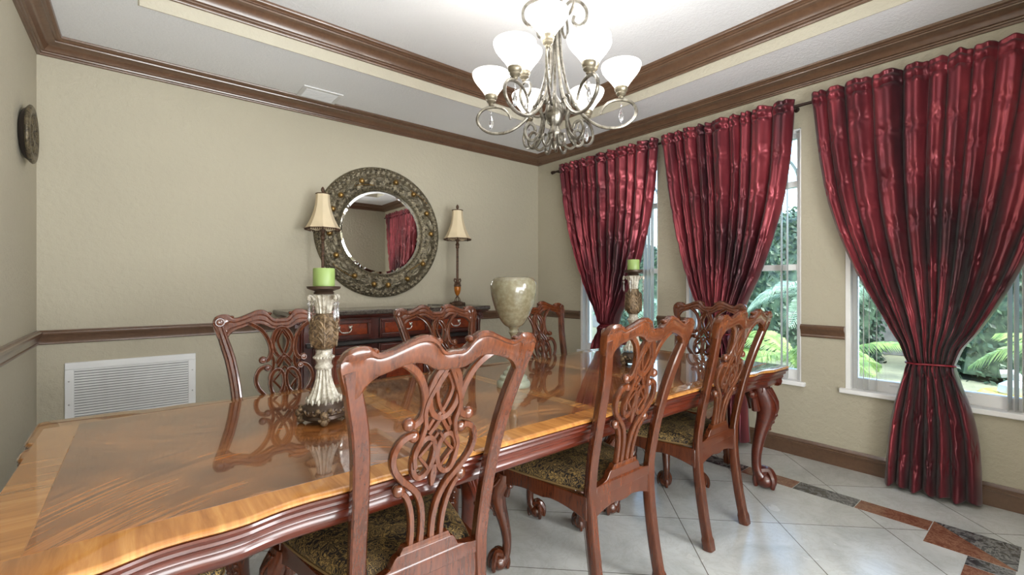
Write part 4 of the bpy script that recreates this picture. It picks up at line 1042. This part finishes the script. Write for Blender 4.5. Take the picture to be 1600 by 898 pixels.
def frond(b, base_, az, L, droop, up, rnd, wl=.28):
    P = []; d = Vector((cos(az), sin(az)))
    for k in range(13):
        q = k / 12; P.append(Vector((base_[0] + d.x * L * q * (1 - .12 * q), base_[1] + d.y * L * q * (1 - .12 * q), base_[2] + up * L * q - droop * L * q * q)))
    b.tube(P, [.008 * (1 - .8 * k / 12) for k in range(13)], 5)
    for k in range(1, 46):
        q = .1 + .9 * k / 46; i = min(11, int(q * 12)); f_ = q * 12 - i; p = P[i].lerp(P[i + 1], f_); t_ = (P[i + 1] - P[i]).normalized(); sd = t_.cross(Vector((0, 0, 1))).normalized()
        for s in (-1, 1):
            ll = wl * sin(pi * min(1, q * .92 + .08)) ** .6 * rnd.uniform(.85, 1.1); tip = p + sd * s * ll * .8 + t_ * ll * .55 + Vector((0, 0, -.30 * ll + .1 * ll * s * 0)); mid = p + sd * s * ll * .42 + t_ * ll * .25 + Vector((0, 0, .02)); wv = t_ * .011
            b.add([p - wv * .5, p + wv * .5, mid + wv, tip, mid - wv], [(0, 1, 2, 4), (4, 2, 3)])
def palm(x, y, h, n, L, label, mat, seed):
    rnd = random.Random(seed); o = thing('palm', label, 'palm', (x, y, -.15), group=None)
    b = MB(); nst = 3 if h < 1.2 else 1; tops = []
    for k in range(nst):
        ox, oy = rnd.uniform(-.12, .12) * (nst > 1), rnd.uniform(-.12, .12) * (nst > 1); hh = h * rnd.uniform(.75, 1); P = [(ox * q, oy * q, hh * q) for q in (0, .33, .66, 1)]; b.tube(P, [.05, .045, .04, .035] if nst > 1 else [.12, .10, .095, .08], 10); tops.append((ox, oy, hh))
        for j in range(int(hh / .09)): b.lathe([(.052 if nst > 1 else .118, 0), (.054 if nst > 1 else .122, .006), (.050 if nst > 1 else .11, .012)], 10, (ox * j * .09 / hh, oy * j * .09 / hh, j * .09))
    b.build('trunk', M_trunk, o)
    b = MB()
    for k in range(n):
        tp = tops[k % nst]; frond(b, tp, 2 * pi * k / n + rnd.uniform(-.3, .3), L * rnd.uniform(.8, 1.15), rnd.uniform(.5, 1.0), rnd.uniform(.5, 1.1), rnd)
    b.build('fronds', mat, o, smooth=False); return o
palm(6.0, 1.9, .5, 14, 1.0, 'bright green bushy palm seen low through the nearest window, left of its curtain', M_palm, 1)
palm(5.9, -.55, .7, 14, 1.15, 'green fan of palm fronds outside, right of the nearest curtain', M_palm, 2)
palm(6.5, 4.3, .9, 12, 1.3, 'pale arching palm fronds outside the middle window', M_palm2, 3)
palm(7.6, 6.9, 2.0, 12, 1.5, 'taller palm with trunk behind the middle window', M_palm2, 4)
palm(7.6, 2.2, 1.3, 12, 1.4, 'palm standing between the middle and nearest window views against the hedge', M_palm2, 6)
palm(6.4, 9.6, .8, 12, 1.2, 'palm outside the farthest window behind the candlestick', M_palm2, 8)
def bush(x, y, sx, sy, h, label, seed, n=9000):
    rnd = random.Random(seed); b = MB()
    for k in range(n):
        a = rnd.uniform(0, 2 * pi); ph_ = rnd.uniform(0, 1); r_ = rnd.uniform(.75, 1.05); z = -.15 + h * ph_; rr = r_ * (1 - .35 * ph_ ** 3)
        p = Vector((sx * rr * cos(a), sy * rr * sin(a), z + .15)); n_ = Vector((rnd.gauss(0, 1), rnd.gauss(0, 1), rnd.gauss(.5, 1))).normalized(); u = n_.orthogonal().normalized() * .055; v_ = n_.cross(u) * .5
        b.add([p - u, p + v_, p + u, p - v_], [(0, 1, 2, 3)])
    b.lathe([(.3, .02), (.86, .1), (.9, h * .4), (.8, h * .7), (.55, h * .9), (.2, h * .98)], 22, (0, 0, 0), lambda a, z: 1 + .10 * sin(a * 5 + z * 4) + .06 * sin(a * 11 - z * 9), sx=sx, sy=sy)
    o = thing('hedge_shrub', label, 'shrub', (x, y, -.15)); b.build('foliage', M_hedge, o, smooth=False)
    c = MB()
    for k in range(5): c.tube([(rnd.uniform(-.1, .1), rnd.uniform(-.1, .1), 0), (sx * rnd.uniform(-.5, .5), sy * rnd.uniform(-.5, .5), h * .8)], .03, 6)
    c.build('stems', M_trunk, o)
bush(10.0, .3, .8, 1.3, 2.6, 'dark dense shrub outside, right part of the nearest window view', 11)
bush(10.2, 3.4, .8, 1.3, 2.9, 'dark dense shrub outside between the palms', 12)
bush(10.3, 6.8, .8, 1.5, 2.4, 'dark dense shrub beyond the middle window at its left', 13)
bush(10.0, -2.8, .8, 1.4, 2.4, 'dark dense shrub at the far right outside the nearest window', 14)
b = MB(); b.box(11.6, 11.75, -8, 20, -.15, 2.2); b.box(11.57, 11.78, -8, 20, 2.2, 2.26)
for k in range(8): b.box(11.55, 11.8, -7.8 + k * 3, -7.5 + k * 3, -.15, 2.3)
tag(b.build('garden_wall', M_fence, bevel=.01), 'grey garden wall behind the shrubs and palms', 'wall')
# poolside toys on the outside ledge
M_yel = simple('yellow_vinyl', (226, 196, 62), .35); M_whv = simple('white_vinyl', (232, 232, 226), .4); M_clay = simple('terracotta_dish', (176, 112, 72), .6)
b = MB(); b.box(4.45, 5.1, -.6, 1.0, -.15, .34); b.box(4.42, 5.13, -.63, 1.03, .34, .38); tag(b.build('garden_bench', M_patio, bevel=.01), 'low pale ledge outside below the nearest window', 'bench')
o = thing('pool_float', 'yellow and white inflatable lying outside the nearest window by the right jamb', 'pool toy', (4.72, .20, .381))
b = MB(); b.tube([(.16 * cos(a / 16 * pi), .17 * sin(a / 16 * pi), .062 + .0 * sin(a)) for a in range(32)], .06, 12, closed=True); b.build('ring', M_yel, o)
b = MB(); b.lathe([(.001, .09), (.10, .09), (.12, .12), (.11, .17), (.07, .20), (.001, .21)], 20); b.tube([(0, 0, .2), (.0, .04, .25), (0, .1, .24)], .03, 10); b.build('seat', M_whv, o)
o = thing('garden_dish', 'small terracotta and yellow dish outside the nearest window beside the curtain', 'dish', (4.72, .60, .381))
b = MB(); b.lathe([(.001, 0), (.07, 0), (.1, .05), (.11, .08), (.10, .08), (.07, .02), (.001, .02)], 24); b.build('bowl', M_clay, o)
b = MB(); b.lathe([(.001, .03), (.09, .05), (.08, .07), (.001, .075)], 20); b.build('filling', M_yel, o)
